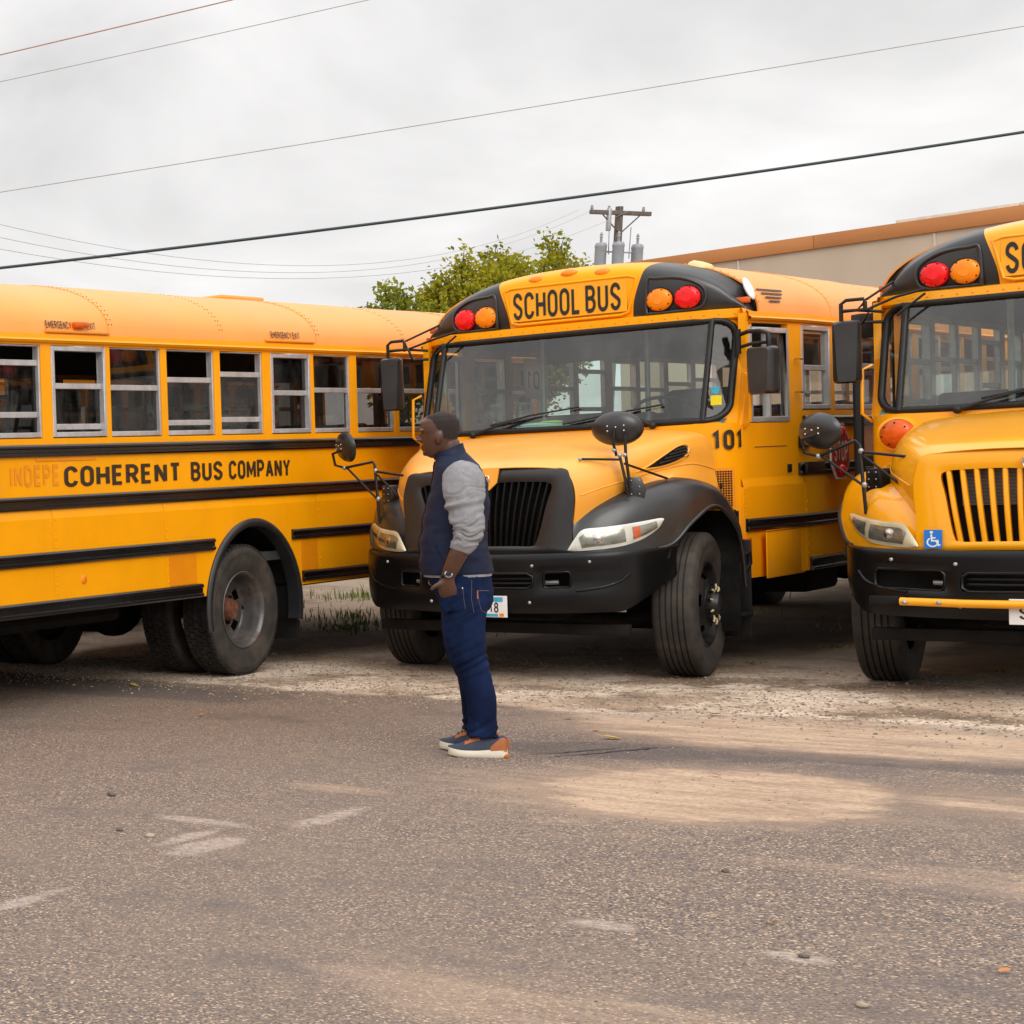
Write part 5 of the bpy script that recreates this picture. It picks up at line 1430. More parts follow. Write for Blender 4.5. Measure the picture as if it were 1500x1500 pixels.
        f_ = [T_ + ux * a + uz * b_ + nx * .035 for a, b_ in bx]; g_ = [T_ + ux * a * 1.15 + uz * b_ * 1.1 - nx * .07 for a, b_ in bx]
        bkm.add(f_ + g_, [tuple(range(6)), tuple(range(6, 12))[::-1]] + [(i, 6 + i, 6 + (i + 1) % 6, (i + 1) % 6) for i in range(6)])
        bkm.build('mirror_bracket', M['black_plastic'] if not cfg.get('gloss_bracket') else M['black_bumper'], t, bevel=.008, smooth=40)
        sc = MB()
        for a in (-.02, .028):
            for b_ in (-.08, -.035, .015, .06): sc.ell(T_ + ux * a + uz * b_ + nx * .036, (.006, .006, .006), 6, 4)
        s_ = sc.build('bracket_bolt', M['steel'], t, smooth=60); tag(s_, kind='stuff')
    # rear-view mirrors
    for sx in (1, -1):
        t = empty('rear_view_mirror', (0, 0, 0)); t.parent = root
        (cx, cy, cz), (w_, h_) = cfg['rear_mirror'][0 if sx > 0 else 1]
        hb = MB(); rows = []
        o_ = [(-w_ * .50, -h_ * .5), (w_ * .50, -h_ * .5), (w_ * .50, h_ * .5), (-w_ * .50, h_ * .5)]
        for (k, d, tw) in ((.80, -.075, .94), (.97, -.05, 1.0), (1.0, -.01, 1.0), (1.0, .03, 1.0), (.93, .04, .98)):
            r_ = []
            for (ax_, az, s1, s2) in ((-1, -1, 1, 0), (1, -1, 0, 1), (1, 1, -1, 0), (-1, 1, 0, -1)):
                for q in range(5):
                    aa = R({(-1, -1): 180, (1, -1): 270, (1, 1): 0, (-1, 1): 90}[(ax_, az)] + 90 * q / 4); rc = .03
                    px_, pz_ = ax_ * (w_ / 2 - rc) + rc * math.cos(aa), az * (h_ / 2 - rc) + rc * math.sin(aa)
                    if az < 0 and k < .9: px_ *= .8
                    r_.append((px_ * k, d + (.0 if az > 0 else -.012 * (k < .9)), pz_ * tw))
            rows.append(r_)
        hb.grid(rows, closed_u=True); hb.add(rows[0], [tuple(range(20))[::-1]]); hb.add(rows[-1], [tuple(range(20))])
        o = hb.build('mirror_housing', M['black_plastic'], t, smooth=50); o.location = (cx, cy, cz); o.rotation_euler = (R(2), 0, -sx * .18)
        gl_ = MB().box(-w_ * .44, w_ * .44, .0405, .043, -h_ * .46, h_ * .46).build('mirror_glass', M['chrome'], t, smooth=0); gl_.location = (cx, cy, cz); gl_.rotation_euler = (R(2), 0, -sx * .18)
        A = MB()
        if sx > 0:
            A.tube([(1.12, .70, 2.435), (1.20, .66, 2.455), (cx - .02, cy, 2.45), (cx + .03, cy, 2.43), (cx + .035, cy, cz + h_ / 2 - .02)], .016, 8)
            A.tube([(1.12, .70, 2.345), (1.22, .66, 2.365), (cx + .035, cy, 2.365)], .013, 8)
            A.tube([(1.125, .69, 2.30), (1.125, .69, 2.48)], .02, 8)
        else:
            A.tube([(cx - .03, cy, cz + h_ / 2 - .03), (cx - .03, cy, 2.60), (cx, cy, 2.625), (cx + .10, cy, 2.625), (cx + .11, cy, 2.60), (cx + .11, cy, 2.55)], .013, 8)
            A.tube([(cx - .02, cy, 2.55), (cx + .14, cy, 2.55), (-1.19, .64, 2.46), (-1.09, .70, 2.46)], .013, 8)
            A.tube([(cx + .11, cy, 2.60), (-1.22, .62, 2.55), (-1.09, .70, 2.53)], .011, 8)
            A.tube([(cx + .12, cy, 2.62), (-1.06, .84, 2.74)], .009, 8)
            A.tube([(cx + .10, cy, 2.54), (-1.0, .645, 2.62), (-.83, .632, 2.655)], .009, 8)
            A.tube([(-.99, .61, 2.49), (-.83, .625, 2.625)], .008, 8)
        A.build('mirror_arm', M['black_trim'], t, smooth=60, weld=False)
    # grab rails by the pillars
    for sx in (1, -1):
        MB().tube([(sx * 1.155, .70, 2.16), (sx * 1.205, .66, 2.13), (sx * 1.205, .64, 1.82), (sx * 1.155, .68, 1.76)], .011, 8).build('grab_rail', YF if cfg.get('fender') else M['yellow'], root, smooth=60)

def sheet_mat():                             # thin pale paper stuck on the glass: the daylight outside shines through it
    m, nt, out = nt_of('thin_paper'); nb = NB(nt)
    d = nb.n.new('ShaderNodeBsdfDiffuse'); d.inputs[0].default_value = (.5, .5, .48, 1)
    t = nb.n.new('ShaderNodeBsdfTranslucent'); t.inputs[0].default_value = (.6, .6, .57, 1)
    mx = nb.n.new('ShaderNodeMixShader'); mx.inputs[0].default_value = .6
    nb.l.new(d.outputs[0], mx.inputs[1]); nb.l.new(t.outputs[0], mx.inputs[2]); nb.l.new(mx.outputs[0], out.inputs[0])
    return m
def side_details(root, cfg):
    YM = M[cfg.get('paint', 'yellow')]
    def side(u, z, d=.003): return (hw(u) + d, u, z)
    if cfg.get('sides') == '101':
        # seams and trims on the driver's side
        MB().box(HW + .015, HW + .026, .86, 1.665, .652, .997).build('battery_hatch', YM, root, bevel=.006).location = (-.02, 0, 0)
        MB().box(HW - .002, HW + .012, .85, 1.68, .998, 1.004).build('hatch_drip', M['orange_patch'], root, bevel=.002)
        for (y, z) in ((1.50, .83), (1.40, 1.45)): MB().box(HW + .004, HW + .014, y, y + .07, z - .03, z + .03).build('hatch_lock', M['dark'], root, bevel=.004).location = (hw(y) - HW, 0, 0)
        for (ya, yb, z) in ((.85, 1.40, 1.615), (.86, 1.42, 1.225)): 
            MB().add([side(ya, z, .004), side(yb, z, .004), side(yb, z + .006, .004), side(ya, z + .006, .004)], [(0, 1, 2, 3)]).build('panel_groove', M['rust'], root, smooth=0)
        put_letters('lettering', 'USDOT 2216718', .058, .58, lambda u, v, l: side(.85 + u, 1.15 + v, .003 + l), M['brown_letter'], root, weight=.16, gap=.2, aspect=.75)
        o = MB().box(0, .03, -.05, .05, -.06, .06).build('side_marker', M['orange_lens'], root, bevel=.01); o.location = (hw(.66) + .0, .66, .90)
        MB().tube([(hw(.6) + .02, .55, .84), (hw(.6) + .05, .60, .86), (hw(.6) + .05, .60, .78), (hw(.6) + .03, .58, .73)], .016, 8).build('fuel_door_catch', M['black_trim'], root, smooth=60)
        # window latches on the pillar
        for z in (2.27, 2.02): MB().tube([(hw(1.6), 1.58, z), (hw(1.6) + .035, 1.56, z), (hw(1.6) + .035, 1.62, z)], .010, 6).build('pillar_catch', M['chrome'], root, smooth=60)
        # folded stop arm
        s_ = empty('stop_arm', (0, 0, 0)); s_.parent = root
        MB().box(HW + .0, HW + .05, 1.60, 1.80, 1.60, 1.70).box(HW + .027, HW + .05, 1.62, 2.02, 1.41, 1.49).build('arm_bracket', M['black_trim'], s_, bevel=.006)
        cy, cz, r = 2.30, 1.56, .235
        oc = [(cy + r * math.cos(R(22.5 + 45 * k)), cz + r * math.sin(R(22.5 + 45 * k))) for k in range(8)]
        MB().prism(oc, HW + .060, HW + .070, 'YZ').build('sign_blade', M['white'], s_, smooth=0)
        oc2 = [(cy + (r - .018) * math.cos(R(22.5 + 45 * k)), cz + (r - .018) * math.sin(R(22.5 + 45 * k))) for k in range(8)]
        MB().prism(oc2, HW + .070, HW + .0725, 'YZ').build('sign_face', M['red_sign'], s_, smooth=0)
        put_letters('sign_lettering', 'STOP', .16, .33, lambda u, v, l: (HW + .0745 + l, cy - .165 + u, cz - .08 + v), M['white'], s_, weight=.16)
        for dz in (.15, -.15):
            o = MB().lathe([(0, .03), (.03, .026), (.042, .012), (.046, 0)], 18, 'X').build('stop_lamp', M['red_lens'], s_, smooth=60); o.location = (HW + .074, cy, cz + dz)
        o = MB().box(0, .02, -.06, .06, -.018, .018).build('marker_lamp', M['red_lens'], root, bevel=.006); o.location = (HW, 2.72, 1.64)
        # striped decal and dome lamp on the roof shoulder
        for k in range(4):
            rows = []
            for y in (1.06 + .035 * k, 1.50 - .05 * k):
                rr_ = []
                for z in (2.792 - .030 * k, 2.778 - .030 * k):
                    x = (hw(y)) * (max(0, 1 - ((z - 2.6) / .49) ** 2.35)) ** (1 / 2.35) + .012
                    rr_.append((x, y, z))
                rows.append(rr_)
            MB().grid(rows).build('roof_stripe', M['black_letter'], root, smooth=0)
        do = MB(); do.ell((0, 0, 0), (.022, .055, .12), 18, 10, mat=Matrix.Rotation(R(-38), 3, 'X'))
        o = do.build('crest_decal', M['white'], root, smooth=70); o.location = (1.105, 1.0, 2.79); o.rotation_euler = (0, R(-28), 0)
        o = MB().lathe([(0, .05), (.06, .045), (.085, .025), (.09, 0), (.10, -.02)], 20, 'Z').build('roof_beacon', M['cream_dome'], root, smooth=60); o.location = (.78, 1.05, 2.985); o.rotation_euler = (0, R(22), 0)
        # inside the cab: number sheet, papers, stickers
        put_letters('window_number', '101', .17, .36, lambda u, v, l: (-1.10, 2.95 - u, 2.22 + v), M['black_letter'], root, weight=.16, gap=.2, aspect=1.0)
        MB().add([(-1.102, 2.52, 2.14), (-1.102, 3.02, 2.14), (-1.102, 3.02, 2.50), (-1.102, 2.52, 2.50)], [(0, 1, 2, 3)]).build('number_sheet', sheet_mat(), root, smooth=0)
        pa = MB(); pa.box(-.36, -.02, .56, .70, 1.845, 1.856); pa.ell((-.20, .62, 1.865), (.16, .06, .02), 12, 6); pa.build('paper', M['paper'], root, bevel=.002)
        MB().ell((-.12, .60, 1.882), (.09, .03, .012), 10, 6).build('folded_vest', M['hi_vis'], root, smooth=60)
        MB().box(-.035, .035, -.001, .001, -.035, .035).build('window_sticker', M['sticker_yellow'], root, smooth=0).location = (1.035, .515, 1.97)
        MB().lathe([(0, -.001), (.028, -.001)], 18, 'Y').build('window_sticker', M['plate_blue'], root, smooth=0).location = (1.03, .52, 2.045)
    if cfg.get('sides') == 'coherent':
        y0, y1 = WB - 2.362 + .1, WB + .683 + .1
        y0, y1 = 7.08 - 2.362, 7.08 + .675
        for (wd, ya, yb) in (('COHERENT', -2.362, -.90), ('BUS', -.765, -.325), ('COMPANY', -.235, .675)):
            put_letters('company_lettering', wd, .146, yb - ya, lambda u, v, l, ya=ya: (HW + .004 + l, 7.08 + ya + u, 1.541 + v), M['brown_letter'], root, weight=.175, gap=.11, aspect=.84)
        put_letters('ghost_lettering', 'INDEPE', .148, .56, lambda u, v, l: (HW + .0035 + l, 7.08 - 2.975 + u, 1.556 + v), M['ghost'], root, weight=.19, gap=.16)
        for (ya, txt) in ((4.62, ('EMERGENCY', 'EXIT')), (7.50, ('EMERGENCY EXIT', None))):
            def curve(u, v, l, ya=ya):
                z = 2.648 + v; x = (HW + .004) * (max(0, 1 - ((z - 2.6) / .49) ** 2.35)) ** (1 / 2.35) + .009 + l
                return (x, ya + u, z)
            if txt[1]:
                put_letters('exit_lettering', txt[0], .055, .30, lambda u, v, l: curve(u - .06, v, l), M['brown_letter'], root, weight=.16, gap=.2)
                put_letters('exit_lettering', txt[1], .055, .105, lambda u, v, l: curve(u + .42, v, l), M['brown_letter'], root, weight=.16, gap=.2)
                o = MB().box(-.02, .03, -.075, .075, -.022, .022).build('exit_lamp', M['orange_lens'], root, bevel=.012); o.location = curve(.33, .03, .005)
            else:
                put_letters('exit_lettering', txt[0], .055, .44, lambda u, v, l: curve(u + .02, v, l), M['brown_letter'], root, weight=.16, gap=.2)
            MB().box(HW - .01, HW + .022, ya - .07, ya + .68, 2.617, 2.636).build('window_drip', M['orange_patch'], root, bevel=.004)
        MB().box(HW + .001, HW + .005, 4.40, 5.10, 1.727, 1.750).build('emergency_label', M['orange_patch'], root, smooth=0)
        o = MB().lathe([(0, .008), (.028, .007), (.034, .0)], 20, 'X').build('side_reflector', M['amber_lens'], root, smooth=60); o.location = (HW + .014, 7.08 - 2.19, .885)
    if cfg.get('sides') == 'ramp':
        # turn lamp on the cowl, opened service door, gate bar on the bumper, blue accessibility sticker
        lamp = MB().lathe([(.0, -.06), (.05, -.056), (.085, -.042), (.098, -.02), (.100, .03)], 30, 'Y').build('turn_lamp', M['orange_lens'], root, smooth=50)
        lamp.location = (-.945, .375, 1.665); lamp.rotation_euler = (0, 0, -.12)
        MB().lathe([(.102, .0), (.118, .005), (.122, .03), (.125, .09)], 30, 'Y').build('lamp_housing', YM, root, smooth=50).location = (-.945, .375, 1.665)
        MB().lathe([(0, -.064), (.028, -.062), (.03, -.055)], 16, 'Y').build('lens_centre', M['orange_lens'], lamp, smooth=60)
        sc = MB()
        for k in range(7): sc.ell((.078 * math.sin(.9 * k), -.05, .078 * math.cos(.9 * k)), (.006, .005, .006), 6, 4)
        s_ = sc.build('lens_screw', M['dark'], lamp, smooth=60); tag(s_, kind='stuff')
        d = empty('service_door_leaf', (0, 0, 0)); d.parent = root
        yd = 1.60; xl, xr = -1.495, -1.20
        fr = MB(); fr.box(xl, xl + .055, yd, yd + .045, .62, 2.58); fr.box(xr - .05, xr, yd, yd + .045, .62, 2.58)
        fr.box(xl + .055, xr - .05, yd, yd + .045, 2.40, 2.58); fr.box(xl + .055, xr - .05, yd, yd + .045, .62, .76); fr.box(xl + .055, xr - .05, yd, yd + .045, 1.44, 1.52)
        fr.build('door_frame', M['black_trim'], d, bevel=.006)
        for (z0, z1) in ((1.52, 2.40), (.76, 1.44)):
            MB().add([(xl + .05, yd + .02, z0), (xr - .05, yd + .02, z0), (xr - .05, yd + .02, z1), (xl + .05, yd + .02, z1)], [(0, 1, 2, 3)]).build('door_pane', M['glass_side'], d, smooth=0)
        gb = empty('crossing_gate', (0, 0, 0)); gb.parent = root
        MB().tube([(-.63, -1.01, .615), (-.3, -1.04, .607), (.8, -1.04, .60)], .026, 10).build('gate_bar', M['yellow_gloss'], gb, smooth=60)
        for x in (-.60, -.43): MB().ell((x, -1.055, .612), (.014, .012, .014), 8, 6).build('gate_bolt', M['steel'], gb, smooth=60)
        MB().box(-.80, -.62, -.985, -.95, .59, .645).build('gate_hinge', M['dark'], gb, bevel=.008)
        # sticker
        b0 = (-.532, .938); s = .116
        st_ = MB().box(0, s * .80, -.002, .0, 0, s).build('access_sticker', M['blue'], root, smooth=0); st_.location = (b0[0], -.897, b0[1]); st_.rotation_euler = (R(-3), 0, -.05)
        tb = MB()
        cx, cz = .045, .040
        tb_p = [(cx + .027 * math.cos(R(a)), -.0035, cz + .027 * math.sin(R(a))) for a in range(120, 395, 15)]
        V, F = [], []
        def rib(pts, w, k):
            L, Rr = ribbon(pts, w, False); o = len(V); n = len(L)
            for p in L: V.append((p.x, -.0034 - k * .0003, p.y))
            for p in Rr: V.append((p.x, -.0034 - k * .0003, p.y))
            for i in range(n - 1): F.append((o + i, o + n + i, o + n + i + 1, o + i + 1))
        rib([(p[0], p[2]) for p in tb_p], .008, 0)
        rib([(.038, .088), (.041, .048), (.062, .048), (.074, .020), (.084, .024)], .009, 1); rib([(.040, .066), (.060, .066)], .008, 2)
        tb.add(V, F); tb.ell((.038, -.003, .100), (.0085, .0015, .0085), 12, 6)
        tb.build('access_symbol', M['white'], st_, smooth=0, weld=False)
        for (x, z) in ((-.60, 1.60),): pass

def build_bus(cfg):
    root = empty('school_bus', bw(cfg['lat'], cfg['rear'], 0), YAW + cfg.get('yaw', 0))
    tag(root, cfg['label'], 'school bus', 'school buses parked in a row')
    body(root, cfg); cap_and_screen(root, cfg); front_end(root, cfg); side_details(root, cfg)
    for sx in (1, -1):
        wheel_front(root, sx, cfg.get('steer', 0)); wheel_dual(root, sx)
    return root

bus_a = build_bus(dict(lat=-8.64, rear=12.96 - WB, label='yellow school bus at left lettered COHERENT BUS COMPANY with dual rear wheels', sides='coherent', glass='glass_tinted',
    rails=dict(belt=.80, mid=.80), panel_cuts=[.62, 1.9, 3.2, 4.55, 5.92, 8.13, 9.5, 11.0, YEND], patches=[(5.965, 6.33, .768, 1.003, 1), (7.86, 8.12, .778, 1.033, 1)],
    cross=[((.752, -.5, 1.787), .25), ((-1.2, -.5, 1.755), -.5)], rear_mirror=[((1.31, .6, 2.17), (.17, .34)), ((-1.345, .6, 2.29), (.16, .44))]))
bus_b = build_bus(dict(lat=-5.82, rear=14.25, label='yellow school bus numbered 101 with black fenders behind the standing man', sides='101', number='101', plate='2418', plate_w=.150, plate_x=-.055,
    paint_hood='yellow_faded', steer=R(6.5), bezel_r='hl_bezel_aged', rails=dict(belt=1.70, mid=1.60), rivet_dark=False,
    cross=[((.752, -.5, 1.787), .18), ((-1.195, -.5, 1.757), -.75)], rear_mirror=[((1.31, .6, 2.165), (.175, .34)), ((-1.345, .6, 2.27), (.16, .44))]))
bus_c = build_bus(dict(yaw=R(1.2), hood_in=.15, lat=-2.80, rear=14.55, label='yellow school bus at the right edge with yellow grille slats and blue wheelchair sticker', sides='ramp', open_door=True, plate='S', plate_w=.045, plate_x=-.105, plate_band=False, plate_pos=(.05, .56),
    paint='yellow_gloss', paint_hood='yellow_gloss', fender='yellow_gloss', shell='yellow_gloss', slat='yellow_gloss', slats=13, slat_w=.0125, nose=False, radiator=True, scoop=False, steer=R(4), gloss_bracket=True,
    bezel='hl_bezel', bezel_r='hl_bezel_aged', grille=((.45, 1.415, 1.40), (.385, .978)), holes=[(.42, .80, .675, .80), (0, .33, .675, .79)],
    cross=[((.752, -.5, 1.787), .2), ((-1.165, -.5, 1.702), -.55)], rear_mirror=[((1.31, .6, 2.17), (.17, .34)), ((-1.275, .6, 2.26), (.165, .44))]))
bus_d = copy_tree(bus_a)
bus_d.location = bw(-11.9, 13.9 - WB)
tag(bus_d, 'yellow school bus farther back, glimpsed through the windows of the left bus', 'school bus', 'school buses parked in a row')

# ------------------------------------------------------------------ the standing man, seen from his left side
from mathutils.bvhtree import BVHTree
man = empty('person', (5.139, 9.656, 0), math.atan2(math.sin(R(28)), -math.cos(R(28))))
tag(man, 'man in navy vest and blue jeans standing with hand in pocket on the tarmac', 'person')
m_skin = mat('dark_brown_skin', (.085, .037, .022), .36, spec=.5, vary=.12, vscale=14, bump=.04, bscale=140)
m_hair = mat('short_black_hair', (.026, .018, .015), .85, vary=.3, vscale=60, bump=.4, bscale=260)
m_vest = mat('navy_quilted_nylon', (.0105, .0155, .040), .6, spec=.2, vary=.18, vscale=7, bump=.10, bscale=40)
m_knit = mat('grey_knit', (.27, .268, .282), .9, spec=.1, vary=.10, vscale=30, bump=.25, bscale=260)
m_jean = mat('blue_denim', (.0060, .0130, .044), .85, spec=.1, vary=.35, vscale=5, bump=.15, bscale=320, dirt=((.014, .042, .130), 4.0, .5, .75, .6))  # the paler blue blotches paint highlights into the denim colour
m_seam = mat('denim_seam', (.10, .075, .06), .8)
m_navy = mat('navy_shoe_mesh', (.040, .050, .082), .75, vary=.2, bump=.2, bscale=400)
m_tan = mat('orange_brown_suede', (.40, .125, .035), .7, vary=.15)
m_sole = mat('cream_foam', (.74, .68, .55), .6, vary=.06)
def oval_rings(rings, n=36, e=2.0):
    rows = []
    for r in rings:
        z, xb, xf, w = r[:4]; cy = r[4] if len(r) > 4 else 0.0
        cx = (xb + xf) / 2; rx = (xf - xb) / 2; row = []
        for k in range(n):
            a = 2 * math.pi * k / n; c, s_ = math.cos(a), math.sin(a)
            row.append((cx + rx * math.copysign(abs(c) ** (2 / e), c), cy + w * math.copysign(abs(s_) ** (2 / e), s_), z))
        rows.append(row)
    return rows
def closed_loft(mb, rows, mi=0):
    n = len(rows[0]); mb.grid(rows, mi, closed_u=True)
    mb.add(rows[0], [tuple(range(n))], mi); mb.add(rows[-1], [tuple(range(n))[::-1]], mi)
def limb(mb, path, n=18, sub=5, caps=True, wr=None):
    """path of (x,y,z,rx,ry): elliptical sections square to a path, rx in the x-z plane, ry along y"""
    q = spline(path, sub); rows = []
    for i, p in enumerate(q):
        a = Vector(q[max(0, i - 1)][:3]); b = Vector(q[min(len(q) - 1, i + 1)][:3]); t = (b - a).normalized()
        yv = Vector((0, 1, 0)); yv = (yv - t * yv.dot(t)).normalized(); xv = yv.cross(t)
        k = 1.0 if wr is None else wr(i / (len(q) - 1))
        rows.append([Vector(p[:3]) + xv * (p[3] * k * math.cos(2 * math.pi * j / n)) + yv * (p[4] * k * math.sin(2 * math.pi * j / n)) for j in range(n)])
    mb.grid(rows, closed_u=True)
    if caps: mb.add(rows[0], [tuple(range(n))]); mb.add(rows[-1], [tuple(range(n))[::-1]])
def fuse(mb, name, mats, voxel, smooth_it=4, disp=None, parent=None):
    me = mb.mesh(name + '_parts', mats if isinstance(mats, list) else [mats], smooth=0)
    o = bpy.data.objects.new(name, me); COL.objects.link(o)
    md = o.modifiers.new('r', 'REMESH'); md.mode = 'VOXEL'; md.voxel_size = voxel
    sm = o.modifiers.new('s', 'SMOOTH'); sm.factor = .5; sm.iterations = smooth_it
    dg = bpy.context.evaluated_depsgraph_get()
    nm = bpy.data.meshes.new_from_object(o.evaluated_get(dg)); nm.name = name
    o.modifiers.clear(); o.data = nm
    bpy.data.meshes.remove(me)
    if disp is not None:
        nr = [v.normal.copy() for v in nm.vertices]
        for v, n_ in zip(nm.vertices, nr): v.co = v.co + n_ * disp(v.co, n_)
    if not nm.materials:
        for m_ in (mats if isinstance(mats, list) else [mats]): nm.materials.append(m_)
    nm.polygons.foreach_set('use_smooth', [True] * len(nm.polygons)); nm.update()
    if parent is not None: o.parent = parent
    return o
HEAD = [(1.628, .115, .160, .028), (1.640, .098, .180, .044), (1.654, .080, .190, .056), (1.671, .062, .196, .065), (1.690, .046, .200, .071), (1.712, .035, .202, .076), (1.735, .028, .203, .079), (1.757, .023, .204, .081), (1.778, .019, .2105, .083), (1.80, .0175, .2105, .083), (1.83, .0215, .203, .080), (1.855, .036, .184, .070), (1.870, .062, .152, .050), (1.877, .09, .118, .02)]
b = MB()
closed_loft(b, oval_rings(HEAD, 36, 2.15))
limb(b, [(.035, 0, 1.54, .075, .08), (.055, 0, 1.62, .064, .066), (.085, 0, 1.70, .066, .068)])
b.ell((.208, 0, 1.742), (.012, .012, .028), 10, 8); b.ell((.216, 0, 1.730), (.014, .015, .010), 10, 8); b.ell((.208, .012, 1.727), (.010, .009, .008), 8, 6); b.ell((.208, -.012, 1.727), (.010, .009, .008), 8, 6)
b.ell((.1995, 0, 1.693), (.010, .024, .0075), 10, 6); b.ell((.1985, 0, 1.680), (.0095, .021, .008), 10, 6); b.ell((.189, 0, 1.655), (.012, .02, .014), 10, 6)
b.ell((.200, .034, 1.781), (.012, .026, .007), 10, 6); b.ell((.200, -.034, 1.781), (.012, .026, .007), 10, 6)
for sy in (1, -1):
    b.ell((.118, sy * .084, 1.742), (.019, .012, .034), 12, 8, mat=Matrix.Rotation(R(-12), 3, 'Y')); b.ell((.122, sy * .082, 1.712), (.010, .010, .012), 8, 6)
    # arms and hands: the left (near) and right are posed alike, thumbs out of the pockets
    A = [(-.005, sy * .17, 1.54, .062, .055), (-.004, sy * .235, 1.40, .052, .050), (-.022, sy * .262, 1.24, .044, .044), (.030, sy * .262, 1.13, .046, .042), (.066, sy * .252, 1.05, .041, .038), (.092, sy * .240, .985, .033, .026)]
    limb(b, A)
    limb(b, [(.090, sy * .240, .99, .032, .025), (.098, sy * .238, .955, .040, .022), (.096, sy * .226, .915, .046, .021), (.088, sy * .210, .885, .042, .018)], 14)
    limb(b, [(.108, sy * .244, .962, .016, .015), (.136, sy * .250, .947, .0135, .013), (.160, sy * .248, .932, .0115, .0115), (.176, sy * .244, .917, .008, .008)], 10)
    for k, (dx, ln) in enumerate(((.032, .070), (.011, .080), (-.010, .074), (-.030, .058))):
        limb(b, [(.088 + dx, sy * .212, .892, .0105, .010), (.084 + dx, sy * .196, .865, .0095, .009), (.078 + dx * .9, sy * .182, .892 - ln, .0085, .008)], 8, 4)
# trunk and legs under the clothes
closed_loft(b, oval_rings([(.80, -.09, .11, .15), (.90, -.10, .14, .165), (1.02, -.09, .18, .17), (1.2, -.08, .19, .17), (1.36, -.095, .17, .175), (1.48, -.085, .145, .17), (1.56, -.06, .12, .12), (1.60, -.02, .10, .08)], 24))
LEGS = {1: [(.012, .10, .86, .110, .095), (.024, .105, .70, .104, .092), (.004, .112, .55, .089, .082), (-.028, .113, .43, .074, .073), (-.050, .113, .31, .072, .070), (-.052, .113, .19, .070, .066), (-.050, .113, .112, .077, .070)],
        -1: [(.012, -.10, .86, .110, .095), (.034, -.105, .70, .102, .092), (.030, -.112, .55, .084, .080), (-.002, -.115, .43, .070, .070), (-.018, -.119, .31, .066, .066), (-.020, -.122, .19, .064, .064), (-.022, -.122, .122, .072, .066)]}
for sy in (1, -1):
    limb(b, [(x, y, z, rx * .8, ry * .8) for x, y, z, rx, ry in LEGS[sy]]); 
    x = LEGS[sy][-1][0]; limb(b, [(x - .05, sy * .115, .05, .03, .03), (x + .03, sy * .115, .055, .035, .032), (x + .12, sy * .115, .04, .022, .03)])
fuse(b, 'body', m_skin, .0052, 3, parent=man)
# hair: a close-cropped shell with its own hairline
rows = oval_rings([(z, xb - .0022, xf + .001 if z > 1.80 else xf, w + .002) for z, xb, xf, w in HEAD[3:]] , 72, 2.15)
hm = MB(); dense = []
for i in range(len(rows) - 1):
    for t in range(4): dense.append([tuple(Vector(a).lerp(Vector(c), t / 4)) for a, c in zip(rows[i], rows[i + 1])])
dense.append([(x, y, z + .002) for x, y, z in rows[-1]])
vs = [p for r in dense for p in r]; fs = []; nn = 72
def hairy(p):
    x, y, z = p; j = mnoise.noise(Vector(p) * 90) * .006
    if x > .150: return z > 1.838 + (x - .150) * .45 + j
    if x > .118: return z > 1.775 + (x - .118) * 2.0 + j
    return z > 1.712 + x * .22 + j
def depth_in(p):                         # how far inside the hairline a point lies
    x, y, z = p
    if x > .150: return z - (1.838 + (x - .150) * .45)
    if x > .118: return z - (1.775 + (x - .118) * 2.0)
    return z - (1.712 + x * .22)
for i in range(len(dense) - 1):
    for j in range(nn):
        q = (i * nn + j, i * nn + (j + 1) % nn, (i + 1) * nn + (j + 1) % nn, (i + 1) * nn + j)
        c = sum((Vector(vs[k]) for k in q), Vector()) / 4
        if depth_in(c) > -.012: fs.append(q)
top = len(vs); vs.append((.1, 0, 1.8795)); o_ = (len(dense) - 1) * nn
fs += [(o_ + j, o_ + (j + 1) % nn, top) for j in range(nn)]
hm.add(vs, fs); hair = hm.build('hair', m_hair, man, smooth=80)
at = hair.data.attributes.new('thickness', 'FLOAT', 'POINT')
for i, v in enumerate(hair.data.vertices): at.data[i].value = max(0, min(1, (depth_in(v.co) + .012) / .030))
_nt = m_hair.node_tree; _nb = NB(_nt)
_o = [n for n in _nt.nodes if n.type == 'OUTPUT_MATERIAL'][0]; _p = [n for n in _nt.nodes if n.type == 'BSDF_PRINCIPLED'][0]
_at = _nt.nodes.new('ShaderNodeAttribute'); _at.attribute_name = 'thickness'
_tr = _nt.nodes.new('ShaderNodeBsdfTransparent'); _mx = _nt.nodes.new('ShaderNodeMixShader')
_f = _nb.step(_nb.math('ADD', _at.outputs['Fac'], _nb.math('MULTIPLY', _nb.math('SUBTRACT', _nb.noise(_nb.obj(), 420, 2), .5), 1.2)), .25, .75)
_nb.put(_mx.inputs[0], _nb.math('MULTIPLY', _f, .78)); _nt.links.new(_tr.outputs[0], _mx.inputs[1]); _nt.links.new(_p.outputs[0], _mx.inputs[2]); _nt.links.new(_mx.outputs[0], _o.inputs[0])
m_brow = mat('eyebrow_hair', (.018, .013, .011), .85)
bm_ = mat('stubble', (.055, .026, .018), .7, vary=.3, vscale=70)
for sy in (1, -1):
    MB().tube([(.196, sy * .018, 1.788), (.193, sy * .040, 1.793), (.178, sy * .060, 1.787)], [.003, .0042, .002], 6).build('eyebrow', m_brow, man, smooth=60)
    MB().ell((.186, sy * .036, 1.762), (.009, .013, .0055), 10, 6).build('eye', mat('eye_dark', (.05, .035, .03), .25), man, smooth=60)
MB().ell((.1995, 0, 1.6865), (.0105, .026, .0022), 10, 6).build('lip_line', mat('lip', (.06, .022, .018), .5), man, smooth=60)
